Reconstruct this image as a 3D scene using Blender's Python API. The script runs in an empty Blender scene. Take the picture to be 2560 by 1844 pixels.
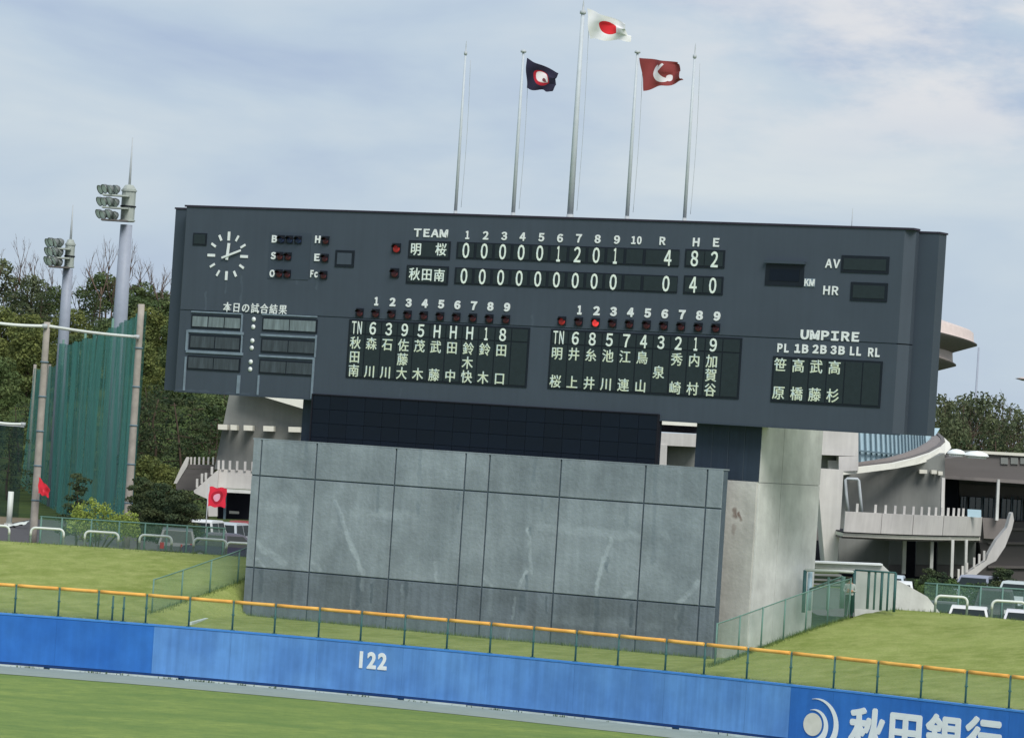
import bpy, math, random
from mathutils import Vector, Matrix, noise
random.seed(7)
R = math.radians
S = bpy.context.scene
COL = S.collection

# ------------------------------------------------------------------ camera
CAM_H, LENS_PX, PITCH, ROLL = 10.0, 9956.0, R(1.005), math.atan(0.064)
_r0 = Vector((1, 0, 0)); _u0 = Vector((0, -math.sin(PITCH), math.cos(PITCH)))
FWD = Vector((0, math.cos(PITCH), math.sin(PITCH)))
RIGHT = _r0 * math.cos(ROLL) + _u0 * math.sin(ROLL)
UP = _u0 * math.cos(ROLL) - _r0 * math.sin(ROLL)
EYE = Vector((0, 0, CAM_H))
cd = bpy.data.cameras.new('camera')
cam = bpy.data.objects.new('camera', cd); COL.objects.link(cam)
cd.sensor_width = 36; cd.lens = 36 * LENS_PX / 2560
cd.clip_start = 1; cd.clip_end = 6000
M3 = Matrix((RIGHT, UP, -FWD)).transposed()
cam.matrix_world = Matrix.Translation(EYE) @ M3.to_4x4()
S.camera = cam

# ------------------------------------------------------------------ sky, sun, exposure
SUN_EL, SUN_AZ = R(47), R(160)          # overcast: a faint, very soft sun behind the camera
w = bpy.data.worlds.new('World'); S.world = w; w.use_nodes = True
nt = w.node_tree; nt.nodes.clear()
def N(t, ty, **k):
    n = t.nodes.new(ty)
    for a, b in k.items(): setattr(n, a, b)
    return n
out = N(nt, 'ShaderNodeOutputWorld'); bg = N(nt, 'ShaderNodeBackground'); bg.inputs[1].default_value = 0.0555
nt.links.new(bg.outputs[0], out.inputs[0])
sky = N(nt, 'ShaderNodeTexSky'); sky.sky_type = 'NISHITA'; sky.sun_disc = False
sky.sun_elevation = SUN_EL; sky.sun_rotation = SUN_AZ
tc = N(nt, 'ShaderNodeTexCoord'); mp = N(nt, 'ShaderNodeMapping'); mp.inputs['Scale'].default_value = (1, 1, 2.6)
mp.inputs['Rotation'].default_value = (0, R(3), 0)
nt.links.new(tc.outputs['Generated'], mp.inputs[0])
n1 = N(nt, 'ShaderNodeTexNoise'); n1.inputs['Scale'].default_value = 9; n1.inputs['Detail'].default_value = 5; n1.inputs['Roughness'].default_value = .52; n1.inputs['Distortion'].default_value = .4
nt.links.new(mp.outputs[0], n1.inputs[0])
r1 = N(nt, 'ShaderNodeValToRGB')
r1.color_ramp.elements[0].position = .34; r1.color_ramp.elements[0].color = (3.85, 4.8, 6.6, 1)
r1.color_ramp.elements[1].position = .72; r1.color_ramp.elements[1].color = (6.4, 7.1, 7.6, 1)
e = r1.color_ramp.elements.new(.52); e.color = (5.05, 6.05, 7.2, 1)
for e_ in r1.color_ramp.elements: e_.color = tuple(c * .125 for c in e_.color[:3]) + (1,)
nt.links.new(n1.outputs[0], r1.inputs[0])
# brighter broken cloud high on the right, where the overcast thins
sp = N(nt, 'ShaderNodeSeparateXYZ'); nt.links.new(tc.outputs['Generated'], sp.inputs[0])
n2 = N(nt, 'ShaderNodeTexNoise'); n2.inputs['Scale'].default_value = 15; n2.inputs['Detail'].default_value = 6; n2.inputs['Roughness'].default_value = .6
nt.links.new(mp.outputs[0], n2.inputs[0])
def M(t, op, a, b=None, c=None):
    n = N(t, 'ShaderNodeMath', operation=op)
    for i, v in enumerate((a, b, c)):
        if v is None: continue
        if isinstance(v, (int, float)): n.inputs[i].default_value = v
        else: t.links.new(v, n.inputs[i])
    return n.outputs[0]
mz = N(nt, 'ShaderNodeMapRange'); mz.interpolation_type = 'SMOOTHSTEP'; nt.links.new(sp.outputs[2], mz.inputs[0])
mz.inputs[1].default_value = .058; mz.inputs[2].default_value = .10
mx = N(nt, 'ShaderNodeMapRange'); mx.interpolation_type = 'SMOOTHSTEP'; nt.links.new(sp.outputs[0], mx.inputs[0])
mx.inputs[1].default_value = -.02; mx.inputs[2].default_value = .10
mn = N(nt, 'ShaderNodeMapRange'); mn.interpolation_type = 'SMOOTHSTEP'; nt.links.new(n2.outputs[0], mn.inputs[0])
mn.inputs[1].default_value = .38; mn.inputs[2].default_value = .62
pm = M(nt, 'MULTIPLY', M(nt, 'MULTIPLY', mz.outputs[0], mx.outputs[0]), mn.outputs[0])
sc8 = N(nt, 'ShaderNodeMix', data_type='RGBA'); nt.links.new(M(nt, 'MULTIPLY', pm, .85), sc8.inputs[0])
nt.links.new(r1.outputs[0], sc8.inputs[6]); sc8.inputs[7].default_value = (1.02, 1.0, 1.0, 1)
# pale veil towards the horizon
hz = N(nt, 'ShaderNodeMapRange'); nt.links.new(M(nt, 'ABSOLUTE', sp.outputs[2]), hz.inputs[0]); hz.inputs[1].default_value = .0; hz.inputs[2].default_value = .065
hz.inputs[3].default_value = .62; hz.inputs[4].default_value = 0
hm = N(nt, 'ShaderNodeMix', data_type='RGBA'); nt.links.new(hz.outputs[0], hm.inputs[0]); nt.links.new(sc8.outputs[2], hm.inputs[6]); hm.inputs[7].default_value = (.70, .82, .93, 1)
up8 = N(nt, 'ShaderNodeVectorMath', operation='SCALE'); nt.links.new(hm.outputs[2], up8.inputs[0]); up8.inputs[3].default_value = 7.6
fin = N(nt, 'ShaderNodeMix', data_type='RGBA'); fin.inputs[0].default_value = .93
nt.links.new(sky.outputs[0], fin.inputs[6]); nt.links.new(up8.outputs[0], fin.inputs[7]); nt.links.new(fin.outputs[2], bg.inputs[0])
sl = bpy.data.lights.new('sun', 'SUN'); sl.energy = 1.5; sl.angle = R(28); sl.color = (1, .96, .9)
so = bpy.data.objects.new('sun', sl); COL.objects.link(so)
# light comes from high up behind the camera, spread wide by the cloud
so.rotation_euler = Vector((.27, -.76, .86)).to_track_quat('Z', 'Y').to_euler()
S.view_settings.view_transform = 'Standard'; S.view_settings.look = 'None'; S.view_settings.exposure = 0.95; S.view_settings.gamma = 1
S.view_settings.use_curve_mapping = False

# ------------------------------------------------------------------ surveying helpers: sight lines to real places
def ray(x, y): return (FWD * LENS_PX + RIGHT * (x - 1280) - UP * (y - 922)).normalized()
def at(x, y, Y): d = ray(x, y); return EYE + d * (Y / d.y)
def onz(x, y, z): d = ray(x, y); return EYE + d * ((z - CAM_H) / d.z)
TH = R(30)                                # the scoreboard and its wall are turned 30 degrees to the line of sight
NB = Vector((-math.sin(TH), -math.cos(TH), 0)); UB = Vector((math.cos(TH), -math.sin(TH), 0))
def onplane(x, y, p0, n):
    d = ray(x, y); return EYE + d * ((p0 - EYE).dot(n) / d.dot(n))

# ------------------------------------------------------------------ object helpers
def link(o, parent=None):
    COL.objects.link(o)
    if parent is not None: o.parent = parent
    return o
def tag(o, label=None, cat=None, group=None, kind=None):
    for k, v in (('label', label), ('category', cat), ('group', group), ('kind', kind)):
        if v: o[k] = v
    return o
def empty(name, loc, rz=0, label=None, cat=None, group=None):
    o = bpy.data.objects.new(name, None); o.empty_display_size = .3; o.location = loc; o.rotation_euler.z = rz
    link(o); return tag(o, label, cat, group)
def copy_tree(o, parent=None):
    c = o.copy(); COL.objects.link(c); c.parent = parent
    for ch in list(o.children): copy_tree(ch, c)
    return c
class MB:
    def __init__(s): s.v = []; s.f = []; s.m = []; s.sm = []; s.cur = 0
    def add(s, vs, fs, smooth=False):
        b = len(s.v); s.v += [tuple(v) for v in vs]
        for f in fs: s.f.append([b + i for i in f]); s.m.append(s.cur); s.sm.append(smooth)
        return s
    def box(s, x0, x1, y0, y1, z0, z1):
        vs = [(x, y, z) for z in (z0, z1) for y in (y0, y1) for x in (x0, x1)]
        return s.add(vs, [(0, 2, 3, 1), (4, 5, 7, 6), (0, 1, 5, 4), (2, 6, 7, 3), (0, 4, 6, 2), (1, 3, 7, 5)])
    def bevbox(s, x0, x1, y0, y1, z0, z1, b=.02):
        # front (y0) edges chamfered
        vs = [(x0 + b, y0, z0 + b), (x1 - b, y0, z0 + b), (x1 - b, y0, z1 - b), (x0 + b, y0, z1 - b),
              (x0, y0 + b, z0), (x1, y0 + b, z0), (x1, y0 + b, z1), (x0, y0 + b, z1), (x0, y1, z0), (x1, y1, z0), (x1, y1, z1), (x0, y1, z1)]
        fs = [(0, 1, 2, 3)]
        for i in range(4):
            j = (i + 1) % 4; fs += [(4 + i, 4 + j, j, i), (8 + i, 8 + j, 4 + j, 4 + i)]
        fs.append((11, 10, 9, 8)); return s.add(vs, fs)
    def prism(s, pts, d):
        # polygon pts (3D) pushed by vector d
        n = len(pts); vs = [Vector(p) for p in pts] + [Vector(p) + Vector(d) for p in pts]
        fs = [tuple(range(n))[::-1], tuple(range(n, 2 * n))] + [(i, (i + 1) % n, n + (i + 1) % n, n + i) for i in range(n)]
        return s.add(vs, fs)
    def tube(s, pts, r, n=8, cap=True, smooth=True):
        pts = [Vector(p) for p in pts]; rs = r if isinstance(r, (list, tuple)) else [r] * len(pts)
        vs = []; prev = None
        for i, p in enumerate(pts):
            t = (pts[min(i + 1, len(pts) - 1)] - pts[max(i - 1, 0)]).normalized()
            a = prev if prev is not None else (Vector((0, 0, 1)) if abs(t.z) < .9 else Vector((1, 0, 0)))
            a = (a - t * a.dot(t)).normalized(); b = t.cross(a); prev = a
            for k in range(n):
                q = 2 * math.pi * k / n; vs.append(p + (a * math.cos(q) + b * math.sin(q)) * rs[i])
        fs = [(i * n + k, i * n + (k + 1) % n, (i + 1) * n + (k + 1) % n, (i + 1) * n + k) for i in range(len(pts) - 1) for k in range(n)]
        s.add(vs, fs, smooth)
        if cap:
            b = len(s.v) - len(vs)
            s.f += [[b + k for k in range(n)][::-1], [b + (len(pts) - 1) * n + k for k in range(n)]]; s.m += [s.cur] * 2; s.sm += [False] * 2
        return s
    def lathe(s, prof, c=(0, 0, 0), n=24, smooth=True, a0=0, a1=2 * math.pi):
        full = abs(a1 - a0 - 2 * math.pi) < 1e-6; m = n if full else n + 1; vs = []
        for (r, z) in prof:
            for k in range(m):
                q = a0 + (a1 - a0) * k / n; vs.append((c[0] + r * math.cos(q), c[1] + r * math.sin(q), c[2] + z))
        fs = [(i * m + k, i * m + (k + 1) % m, (i + 1) * m + (k + 1) % m, (i + 1) * m + k) for i in range(len(prof) - 1) for k in range(n)]
        return s.add(vs, fs, smooth)
    def grid(s, fn, nu, nv, smooth=True):
        vs = [fn(i / nu, j / nv) for j in range(nv + 1) for i in range(nu + 1)]
        fs = [(j * (nu + 1) + i, j * (nu + 1) + i + 1, (j + 1) * (nu + 1) + i + 1, (j + 1) * (nu + 1) + i) for j in range(nv) for i in range(nu)]
        return s.add(vs, fs, smooth)
    def mesh(s, name, mats):
        me = bpy.data.meshes.new(name); me.from_pydata(s.v, [], s.f)
        for m in (mats if isinstance(mats, (list, tuple)) else [mats]): me.materials.append(m)
        me.polygons.foreach_set('material_index', s.m); me.polygons.foreach_set('use_smooth', s.sm); me.update(); return me
    def build(s, name, mats, parent=None, **k):
        o = bpy.data.objects.new(name, s.mesh(name, mats)); link(o, parent); return tag(o, **k)
def inst(name, me, parent=None, loc=(0, 0, 0), rz=0, sc=None, **k):
    o = bpy.data.objects.new(name, me); o.location = loc; o.rotation_euler.z = rz
    if sc is not None: o.scale = sc if isinstance(sc, (tuple, list)) else (sc,) * 3
    link(o, parent); return tag(o, **k)

# ------------------------------------------------------------------ materials
def lin(c, k=1.0): return tuple(min(.8, k * ((v / 255) / 12.92 if v <= 10 else (((v / 255) + .055) / 1.055) ** 2.4)) for v in c) + (1,)
def mat(name, col, rough=.8, var=.12, scale=3.0, stretch=(1, 1, 1), bump=0.0, bscale=20, rnd=0.0, spec=.3, metal=0, emit=0, hue=None, detail=4, streak=0.0, wash=None):
    m = bpy.data.materials.new(name); m.use_nodes = True; t = m.node_tree; b = t.nodes['Principled BSDF']
    b.inputs['Roughness'].default_value = rough; b.inputs['Specular IOR Level'].default_value = spec; b.inputs['Metallic'].default_value = metal
    tc = N(t, 'ShaderNodeTexCoord'); mp = N(t, 'ShaderNodeMapping'); mp.inputs['Scale'].default_value = stretch; t.links.new(tc.outputs['Object'], mp.inputs[0])
    no = N(t, 'ShaderNodeTexNoise'); no.inputs['Scale'].default_value = scale; no.inputs['Detail'].default_value = detail; no.inputs['Roughness'].default_value = .6; t.links.new(mp.outputs[0], no.inputs[0])
    mr = N(t, 'ShaderNodeMapRange'); t.links.new(no.outputs[0], mr.inputs[0]); mr.inputs[1].default_value = .3; mr.inputs[2].default_value = .7
    mr.inputs[3].default_value = 1 - var; mr.inputs[4].default_value = 1 + var
    val = mr.outputs[0]
    if streak:
        ms = N(t, 'ShaderNodeMapping'); ms.inputs['Scale'].default_value = (1, 1, .06); t.links.new(tc.outputs['Object'], ms.inputs[0])
        ns = N(t, 'ShaderNodeTexNoise'); ns.inputs['Scale'].default_value = 4.5; ns.inputs['Detail'].default_value = 3; t.links.new(ms.outputs[0], ns.inputs[0])
        m2 = N(t, 'ShaderNodeMapRange'); t.links.new(ns.outputs[0], m2.inputs[0]); m2.inputs[1].default_value = .35; m2.inputs[2].default_value = .65
        m2.inputs[3].default_value = 1 - streak; m2.inputs[4].default_value = 1 + streak; val = M(t, 'MULTIPLY', val, m2.outputs[0])
    if rnd:
        oi = N(t, 'ShaderNodeObjectInfo'); val = M(t, 'MULTIPLY', val, M(t, 'MULTIPLY_ADD', oi.outputs['Random'], 2 * rnd, 1 - rnd))
    base = N(t, 'ShaderNodeRGB'); base.outputs[0].default_value = col
    src = base.outputs[0]
    if hue:
        mh = N(t, 'ShaderNodeMix', data_type='RGBA'); n3 = N(t, 'ShaderNodeTexNoise'); n3.inputs['Scale'].default_value = scale * .37; n3.inputs['Detail'].default_value = 5; t.links.new(mp.outputs[0], n3.inputs[0])
        m3 = N(t, 'ShaderNodeMapRange'); t.links.new(n3.outputs[0], m3.inputs[0]); m3.inputs[1].default_value = .38; m3.inputs[2].default_value = .62
        t.links.new(m3.outputs[0], mh.inputs[0]); t.links.new(src, mh.inputs[6]); mh.inputs[7].default_value = hue; src = mh.outputs[2]
    vm = N(t, 'ShaderNodeVectorMath', operation='SCALE'); t.links.new(src, vm.inputs[0]); t.links.new(val, vm.inputs[3])
    t.links.new(vm.outputs[0], b.inputs['Base Color'])
    if emit: t.links.new(vm.outputs[0], b.inputs['Emission Color']); b.inputs['Emission Strength'].default_value = emit
    if bump:
        nb = N(t, 'ShaderNodeTexNoise'); nb.inputs['Scale'].default_value = bscale; nb.inputs['Detail'].default_value = 5; t.links.new(mp.outputs[0], nb.inputs[0])
        bp = N(t, 'ShaderNodeBump'); bp.inputs['Strength'].default_value = bump; bp.inputs['Distance'].default_value = .05; t.links.new(nb.outputs[0], bp.inputs['Height']); t.links.new(bp.outputs[0], b.inputs['Normal'])
    m['src'] = name
    return m
def mesh_mat(name, col, fac, scale=1.2, folds=0.0):
    # netting too fine to see strand by strand: part strands, part gaps
    m = mat(name, col, rough=.9, var=.18, scale=scale, stretch=(1, 1, .12)); t = m.node_tree; b = t.nodes['Principled BSDF']
    o = [n for n in t.nodes if n.type == 'OUTPUT_MATERIAL'][0]
    tr = N(t, 'ShaderNodeBsdfTransparent'); mx = N(t, 'ShaderNodeMixShader')
    if folds:
        tc = N(t, 'ShaderNodeTexCoord'); mp = N(t, 'ShaderNodeMapping'); mp.inputs['Scale'].default_value = (1, 1, .05); t.links.new(tc.outputs['Object'], mp.inputs[0])
        no = N(t, 'ShaderNodeTexNoise'); no.inputs['Scale'].default_value = 1.6; no.inputs['Detail'].default_value = 4; t.links.new(mp.outputs[0], no.inputs[0])
        r = N(t, 'ShaderNodeMapRange'); t.links.new(no.outputs[0], r.inputs[0]); r.inputs[1].default_value = .3; r.inputs[2].default_value = .7; r.inputs[3].default_value = fac - folds; r.inputs[4].default_value = fac + folds
        t.links.new(r.outputs[0], mx.inputs[0])
    else: mx.inputs[0].default_value = fac
    t.links.new(tr.outputs[0], mx.inputs[1]); t.links.new(b.outputs[0], mx.inputs[2]); t.links.new(mx.outputs[0], o.inputs[0]); return m
G = {}
G['board'] = mat('painted_steel_blue_grey', lin((86, 98, 112), 0.6), .62, .05, .5, streak=.03, rnd=.02)
G['board_side'] = mat('painted_steel_side', lin((80, 93, 108), 0.58), .62, .05, .5)
G['board_trim'] = mat('dark_coping', lin((48, 44, 58)), .6)
G['window'] = mat('display_black', lin((20, 28, 38)), .5, .1)
G['cell'] = mat('display_cell_dark', lin((42, 54, 58), 0.8), .55, .1, 6)
G['white'] = mat('white_paint', lin((226, 232, 236)), .6, .04)
G['led'] = mat('lit_display_character', lin((190, 200, 172)), .6, .16, 9, emit=.13, hue=lin((176, 194, 196)))
G['ledw'] = mat('lit_display_character_pale', lin((198, 208, 196)), .6, .14, 7, emit=.16, hue=lin((186, 200, 200)))
G['redlamp'] = mat('signal_lamp_lit', (.38, .03, .03, 1), .5, .4, 20, emit=.07)
G['redglow'] = mat('signal_lamp_bright', (.8, .05, .05, 1), .5, .35, 20, emit=.35)
G['darkred'] = mat('signal_lamp_unlit', lin((84, 42, 50)), .35, .2, 12)
G['darkblue'] = mat('signal_lamp_unlit_blue', lin((40, 52, 84)), .35, .2, 12)
G['hood'] = mat('lamp_hood_black', lin((14, 12, 18)), .7)
G['screen'] = mat('video_screen_module', lin((12, 24, 40), .75), .45, .12, 2, rnd=.12, spec=.25)
G['screenframe'] = mat('video_screen_backing', lin((30, 42, 58), .8), .6, .1)
G['glassdull'] = mat('dusty_display_glass', lin((58, 66, 72)), .3, .35, 2.5, stretch=(3, 1, .4), spec=.5, streak=.2)
G['glasshaze'] = mat('hazed_display_glass', lin((108, 120, 124)), .4, .3, 2.5, stretch=(3, 1, .4), spec=.5, streak=.2)
G['chalk'] = mat('chalky_worn_paint', lin((118, 133, 146)), .8, .16, 3)
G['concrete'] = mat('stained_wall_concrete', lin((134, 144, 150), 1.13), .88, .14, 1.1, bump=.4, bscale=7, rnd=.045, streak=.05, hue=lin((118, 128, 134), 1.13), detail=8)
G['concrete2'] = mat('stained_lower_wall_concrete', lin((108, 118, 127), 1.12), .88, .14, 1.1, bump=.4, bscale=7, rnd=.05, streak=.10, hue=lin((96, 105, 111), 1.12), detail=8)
G['joint'] = mat('joint_blue_grey', lin((84, 97, 108)), .9)  # blue-grey body colour seen in the joints between panels
G['lightcon'] = mat('pale_concrete', lin((174, 175, 173), 1.6), .85, .16, .8, bump=.2, bscale=6, streak=.03, hue=lin((152, 154, 152), 1.6))
G['arenacon'] = mat('arena_concrete', lin((178, 176, 172), 1.42), .85, .10, .5, bump=.2, streak=.05, rnd=.05, hue=lin((160, 158, 156), 1.42))
G['clad'] = mat('dark_blue_cladding', lin((52, 65, 80), 0.85), .6, .1, 1, streak=.1)
G['brown'] = mat('brown_grey_tile', lin((94, 95, 93), 2.0), .8, .08, .8, streak=.04, hue=lin((87, 90, 88), 2.0))
G['brown2'] = mat('dark_brown_tile', lin((86, 83, 82), 1.45), .8, .08, .8, stretch=(.3, .3, 4))
G['white_eave'] = mat('white_eave', lin((222, 222, 212)), .6, .04)
G['cream'] = mat('cream_box', lin((214, 212, 200)), .6, .06)
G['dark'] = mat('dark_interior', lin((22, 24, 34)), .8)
G['glass'] = mat('tinted_window', lin((28, 40, 48), 1.0), .12, .3, .6, spec=.8)
G['clere'] = mat('sky_toned_clerestory_glass', lin((166, 192, 204), 1.25), .4, .08, .5, spec=.6)  # the sky's reflection in the clerestory is put into this pale colour
G['rib'] = mat('grey_rib', lin((92, 112, 122), 1.2), .6)
G['pinkroof'] = mat('pale_tan_roof', lin((204, 190, 184)), .6, .06)
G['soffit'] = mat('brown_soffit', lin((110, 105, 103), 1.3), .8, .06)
G['bluepad'] = mat('blue_wall_paint', lin((52, 118, 200), 0.9), .62, .08, 1.4, detail=8, hue=lin((44, 108, 190), .9), streak=.05, rnd=.015)
G['bluefade'] = mat('faded_blue_wall_paint', lin((96, 147, 208), 0.98), .68, .08, 1.4, detail=8, hue=lin((86, 136, 200), .95), streak=.09, rnd=.02)
G['bluecap'] = mat('blue_wall_cap', lin((70, 135, 208)), .6, .05)
G['bluekick'] = mat('dark_blue_kick_strip', lin((20, 56, 110)), .7)
G['kerb'] = mat('pale_concrete_kerb', lin((176, 188, 188), 1.1), .85, .18, 1.4, streak=.0)
G['orange'] = mat('orange_rail_padding', lin((238, 180, 92)), .6, .08, 2, rnd=.06, hue=lin((226, 164, 78)))
G['greenpost'] = mat('green_steel', lin((58, 98, 98)), .5, .12, 6)
G['fencegreen'] = mat('green_fence_tube', lin((100, 134, 124)), .6, .1, 3)
G['clink'] = mesh_mat('green_chain_link', lin((112, 148, 132)), .30)
G['clinkf'] = mesh_mat('front_chain_link', lin((110, 140, 128)), .16)
G['net'] = mesh_mat('green_ball_net', lin((62, 114, 106), 1.5), .62, folds=.24)
G['netdark'] = mesh_mat('dark_ball_net', lin((20, 48, 50)), .5, folds=.2)
G['pole'] = mat('galvanised_pole', lin((176, 182, 186)), .5, .06)
G['darkpole'] = mat('flagpole_grey', lin((186, 194, 200)), .5, .06)
G['conpole'] = mat('concrete_pole', lin((158, 152, 144)), .85, .16, 2.5)
G['mast'] = mat('light_mast_grey', lin((150, 158, 172)), .5, .05)
G['masthead'] = mat('light_mast_head', lin((164, 172, 166)), .6, .12, 1.5)
G['lamp'] = mat('floodlight_housing', lin((118, 124, 122)), .35, .35, 2.2, metal=.3)
G['lampface'] = mat('floodlight_glass', lin((214, 226, 220)), .15, .2, spec=.8)
G['track'] = mat('warning_track', lin((132, 144, 138), 1.15), .95, .07, 1.3, bump=.3, bscale=30)
G['railwhite'] = mat('white_guard_pipe', lin((212, 218, 212)), .4, .04)
G['railpost'] = mat('guard_pipe_leg', lin((96, 112, 96)), .7, .1)
G['asphalt'] = mat('car_park_asphalt', lin((84, 82, 84)), .9, .1)
G['dirt'] = mat('bare_earth', lin((126, 114, 94)), .95, .15, .4)
G['trunk'] = mat('tree_bark', lin((82, 70, 60)), .9, .2, 2)
G['dead'] = mat('bare_wood', lin((104, 88, 78)), .9, .2, 2)
G['tyre'] = mat('tyre_rubber', (.02, .02, .02, 1), .8)
G['rim'] = mat('wheel_rim', lin((150, 152, 156)), .3, metal=.6)
G['carglass'] = mat('car_glass', lin((30, 40, 42)), .45, .1, spec=.25)
G['taillight'] = mat('tail_light', (.35, .02, .03, 1), .3)
G['headlight'] = mat('head_light', lin((220, 225, 225)), .15)
G['towercon'] = mat('tower_front_concrete', lin((172, 171, 167), 1.4), .88, .14, .9, bump=.3, bscale=6, streak=.05, hue=lin((155, 155, 151), 1.4))
# grass: several tones of turf, worn streaks, fine relief
def grass_mat(name, c1, c2, c3, s1=.35, s2=3.0):
    m = bpy.data.materials.new(name); m.use_nodes = True; t = m.node_tree; b = t.nodes['Principled BSDF']
    b.inputs['Roughness'].default_value = .95; b.inputs['Specular IOR Level'].default_value = .1
    g = N(t, 'ShaderNodeNewGeometry'); mp = N(t, 'ShaderNodeMapping'); mp.inputs['Scale'].default_value = (1, 1.6, 1); mp.inputs['Rotation'].default_value = (0, 0, R(8))
    t.links.new(g.outputs['Position'], mp.inputs[0])
    def nz(s, d=5, dist=0):
        n = N(t, 'ShaderNodeTexNoise'); n.inputs['Scale'].default_value = s; n.inputs['Detail'].default_value = d; n.inputs['Roughness'].default_value = .62; n.inputs['Distortion'].default_value = dist
        t.links.new(mp.outputs[0], n.inputs[0]); return n.outputs[0]
    def mr(v, a, b_, c=0, d=1):
        n = N(t, 'ShaderNodeMapRange'); t.links.new(v, n.inputs[0])
        for i, q in enumerate((a, b_, c, d)): n.inputs[i + 1].default_value = q
        return n.outputs[0]
    m1 = N(t, 'ShaderNodeMix', data_type='RGBA'); t.links.new(mr(nz(s1, 6, .3), .36, .64), m1.inputs[0]); m1.inputs[6].default_value = c1; m1.inputs[7].default_value = c2
    m2 = N(t, 'ShaderNodeMix', data_type='RGBA'); t.links.new(mr(nz(s2, 5), .42, .70, 0, .8), m2.inputs[0]); t.links.new(m1.outputs[2], m2.inputs[6]); m2.inputs[7].default_value = c3
    v = N(t, 'ShaderNodeVectorMath', operation='SCALE'); t.links.new(m2.outputs[2], v.inputs[0]); t.links.new(mr(nz(14, 6), .3, .7, .78, 1.22), v.inputs[3])
    t.links.new(v.outputs[0], b.inputs['Base Color'])
    bp = N(t, 'ShaderNodeBump'); bp.inputs['Strength'].default_value = .5; bp.inputs['Distance'].default_value = .06; t.links.new(nz(22, 5), bp.inputs['Height']); t.links.new(bp.outputs[0], b.inputs['Normal'])
    return m
G['field'] = grass_mat('outfield_turf', lin((108, 132, 74)), lin((134, 152, 84)), lin((98, 124, 72)), .22, 1.6)
G['bank'] = grass_mat('bank_turf', lin((138, 150, 86)), lin((116, 130, 66)), lin((150, 158, 98)), .25, 1.3)
G['hillgrass'] = grass_mat('hill_undergrowth', lin((64, 82, 46)), lin((84, 96, 52)), lin((44, 60, 38)), .08, .5)

# ------------------------------------------------------------------ the outfield wall line and the bank crest, surveyed
WZ = 1.99
WT = [(0, 1532.8), (300, 1556.5), (640, 1583.8), (930, 1610), (1200, 1634), (1660, 1677.6), (1920, 1705.5), (2240, 1742.6), (2560, 1780.3)]
pw = [onz(x, y, WZ) for x, y in WT]
# smooth to a quadratic arc Y(X)
def polyfit2(ps):
    import numpy as np
    return np.polyfit([p.x for p in ps], [p.y for p in ps], 2)
qa, qb, qc = [float(v) for v in polyfit2(pw)]
def WY(X): return qa * X * X + qb * X + qc
def crest_pt(x, y): return onz(x, y, 4.4)
CR = [crest_pt(0, 1351), crest_pt(604, 1390.5), crest_pt(2144, 1516), crest_pt(2345, 1530), crest_pt(2560, 1551)]
ca, cb = ((CR[4].y - CR[0].y) / (CR[4].x - CR[0].x), 0)
def CY(X):
    P = [(-80, CR[0].y + (CR[1].y - CR[0].y) / (CR[1].x - CR[0].x) * (-80 - CR[0].x))] + [(p.x, p.y) for p in CR] + [(90, CR[4].y - .35 * (90 - CR[4].x))]
    for (x0, y0), (x1, y1) in zip(P, P[1:]):
        if X <= x1 or (x1, y1) == P[-1]: return y0 + (y1 - y0) * (X - x0) / (x1 - x0)
def ss(a, b, x):
    t = max(0, min(1, (x - a) / (b - a))); return t * t * (3 - 2 * t)
# pit in front of the batter's-eye wall: bounded by the two green fences
LF0, LF1 = Vector((onz(369, 1552.7, 2.0).x, onz(369, 1552.7, 2.0).y)), None
LF1 = LF0 + Vector((math.sin(TH), math.cos(TH))) * 12
_a = onz(1771, 1682, 2.0); _b = onz(2123, 1521, 4.4)
RF0 = Vector((_a.x, _a.y)); RF1 = Vector((_b.x, _b.y)); RF2 = RF0 + (RF1 - RF0) * 2.6
def side(p, a, b): return ((b - a).x * (p.y - a.y) - (b - a).y * (p.x - a.x)) / (b - a).length   # + = left of a->b
def bank_z(X, Y):
    b = (Y - WY(X)); c = max(4, CY(X) - WY(X)); t = b / c
    if t <= 0: return 1.9
    z = 1.93 + 2.47 * (ss(0, 1, t) * .35 + min(1, t) * .65)
    if t > 1: z = 4.4 - .35 * ss(1, 1.2, t) - .65 * ss(1.2, 2.0, t)
    return z
def ground_z(X, Y):
    z = bank_z(X, Y); p = Vector((X, Y))
    inL = -side(p, LF0, LF1); inR = side(p, RF0, RF2)     # both > 0 inside
    m = min(ss(0.1, 1.3, inL), ss(0.1, 1.5, inR))
    if m > 0 and Y < 190:
        fl = 1.95 + .35 * ss(0, 7, Y - WY(X))
        z = z + (min(fl, z) - z) * m
    return z
def hill(X, Y):
    # wooded hillside far behind on the left
    return 12.5 * ss(240, 345, Y + .2 * (X + 25)) * ss(35, -22, X) + noise.noise(Vector((X * .03, Y * .03, 0))) * .8 * ss(240, 300, Y) * ss(2000, 900, Y)

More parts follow.
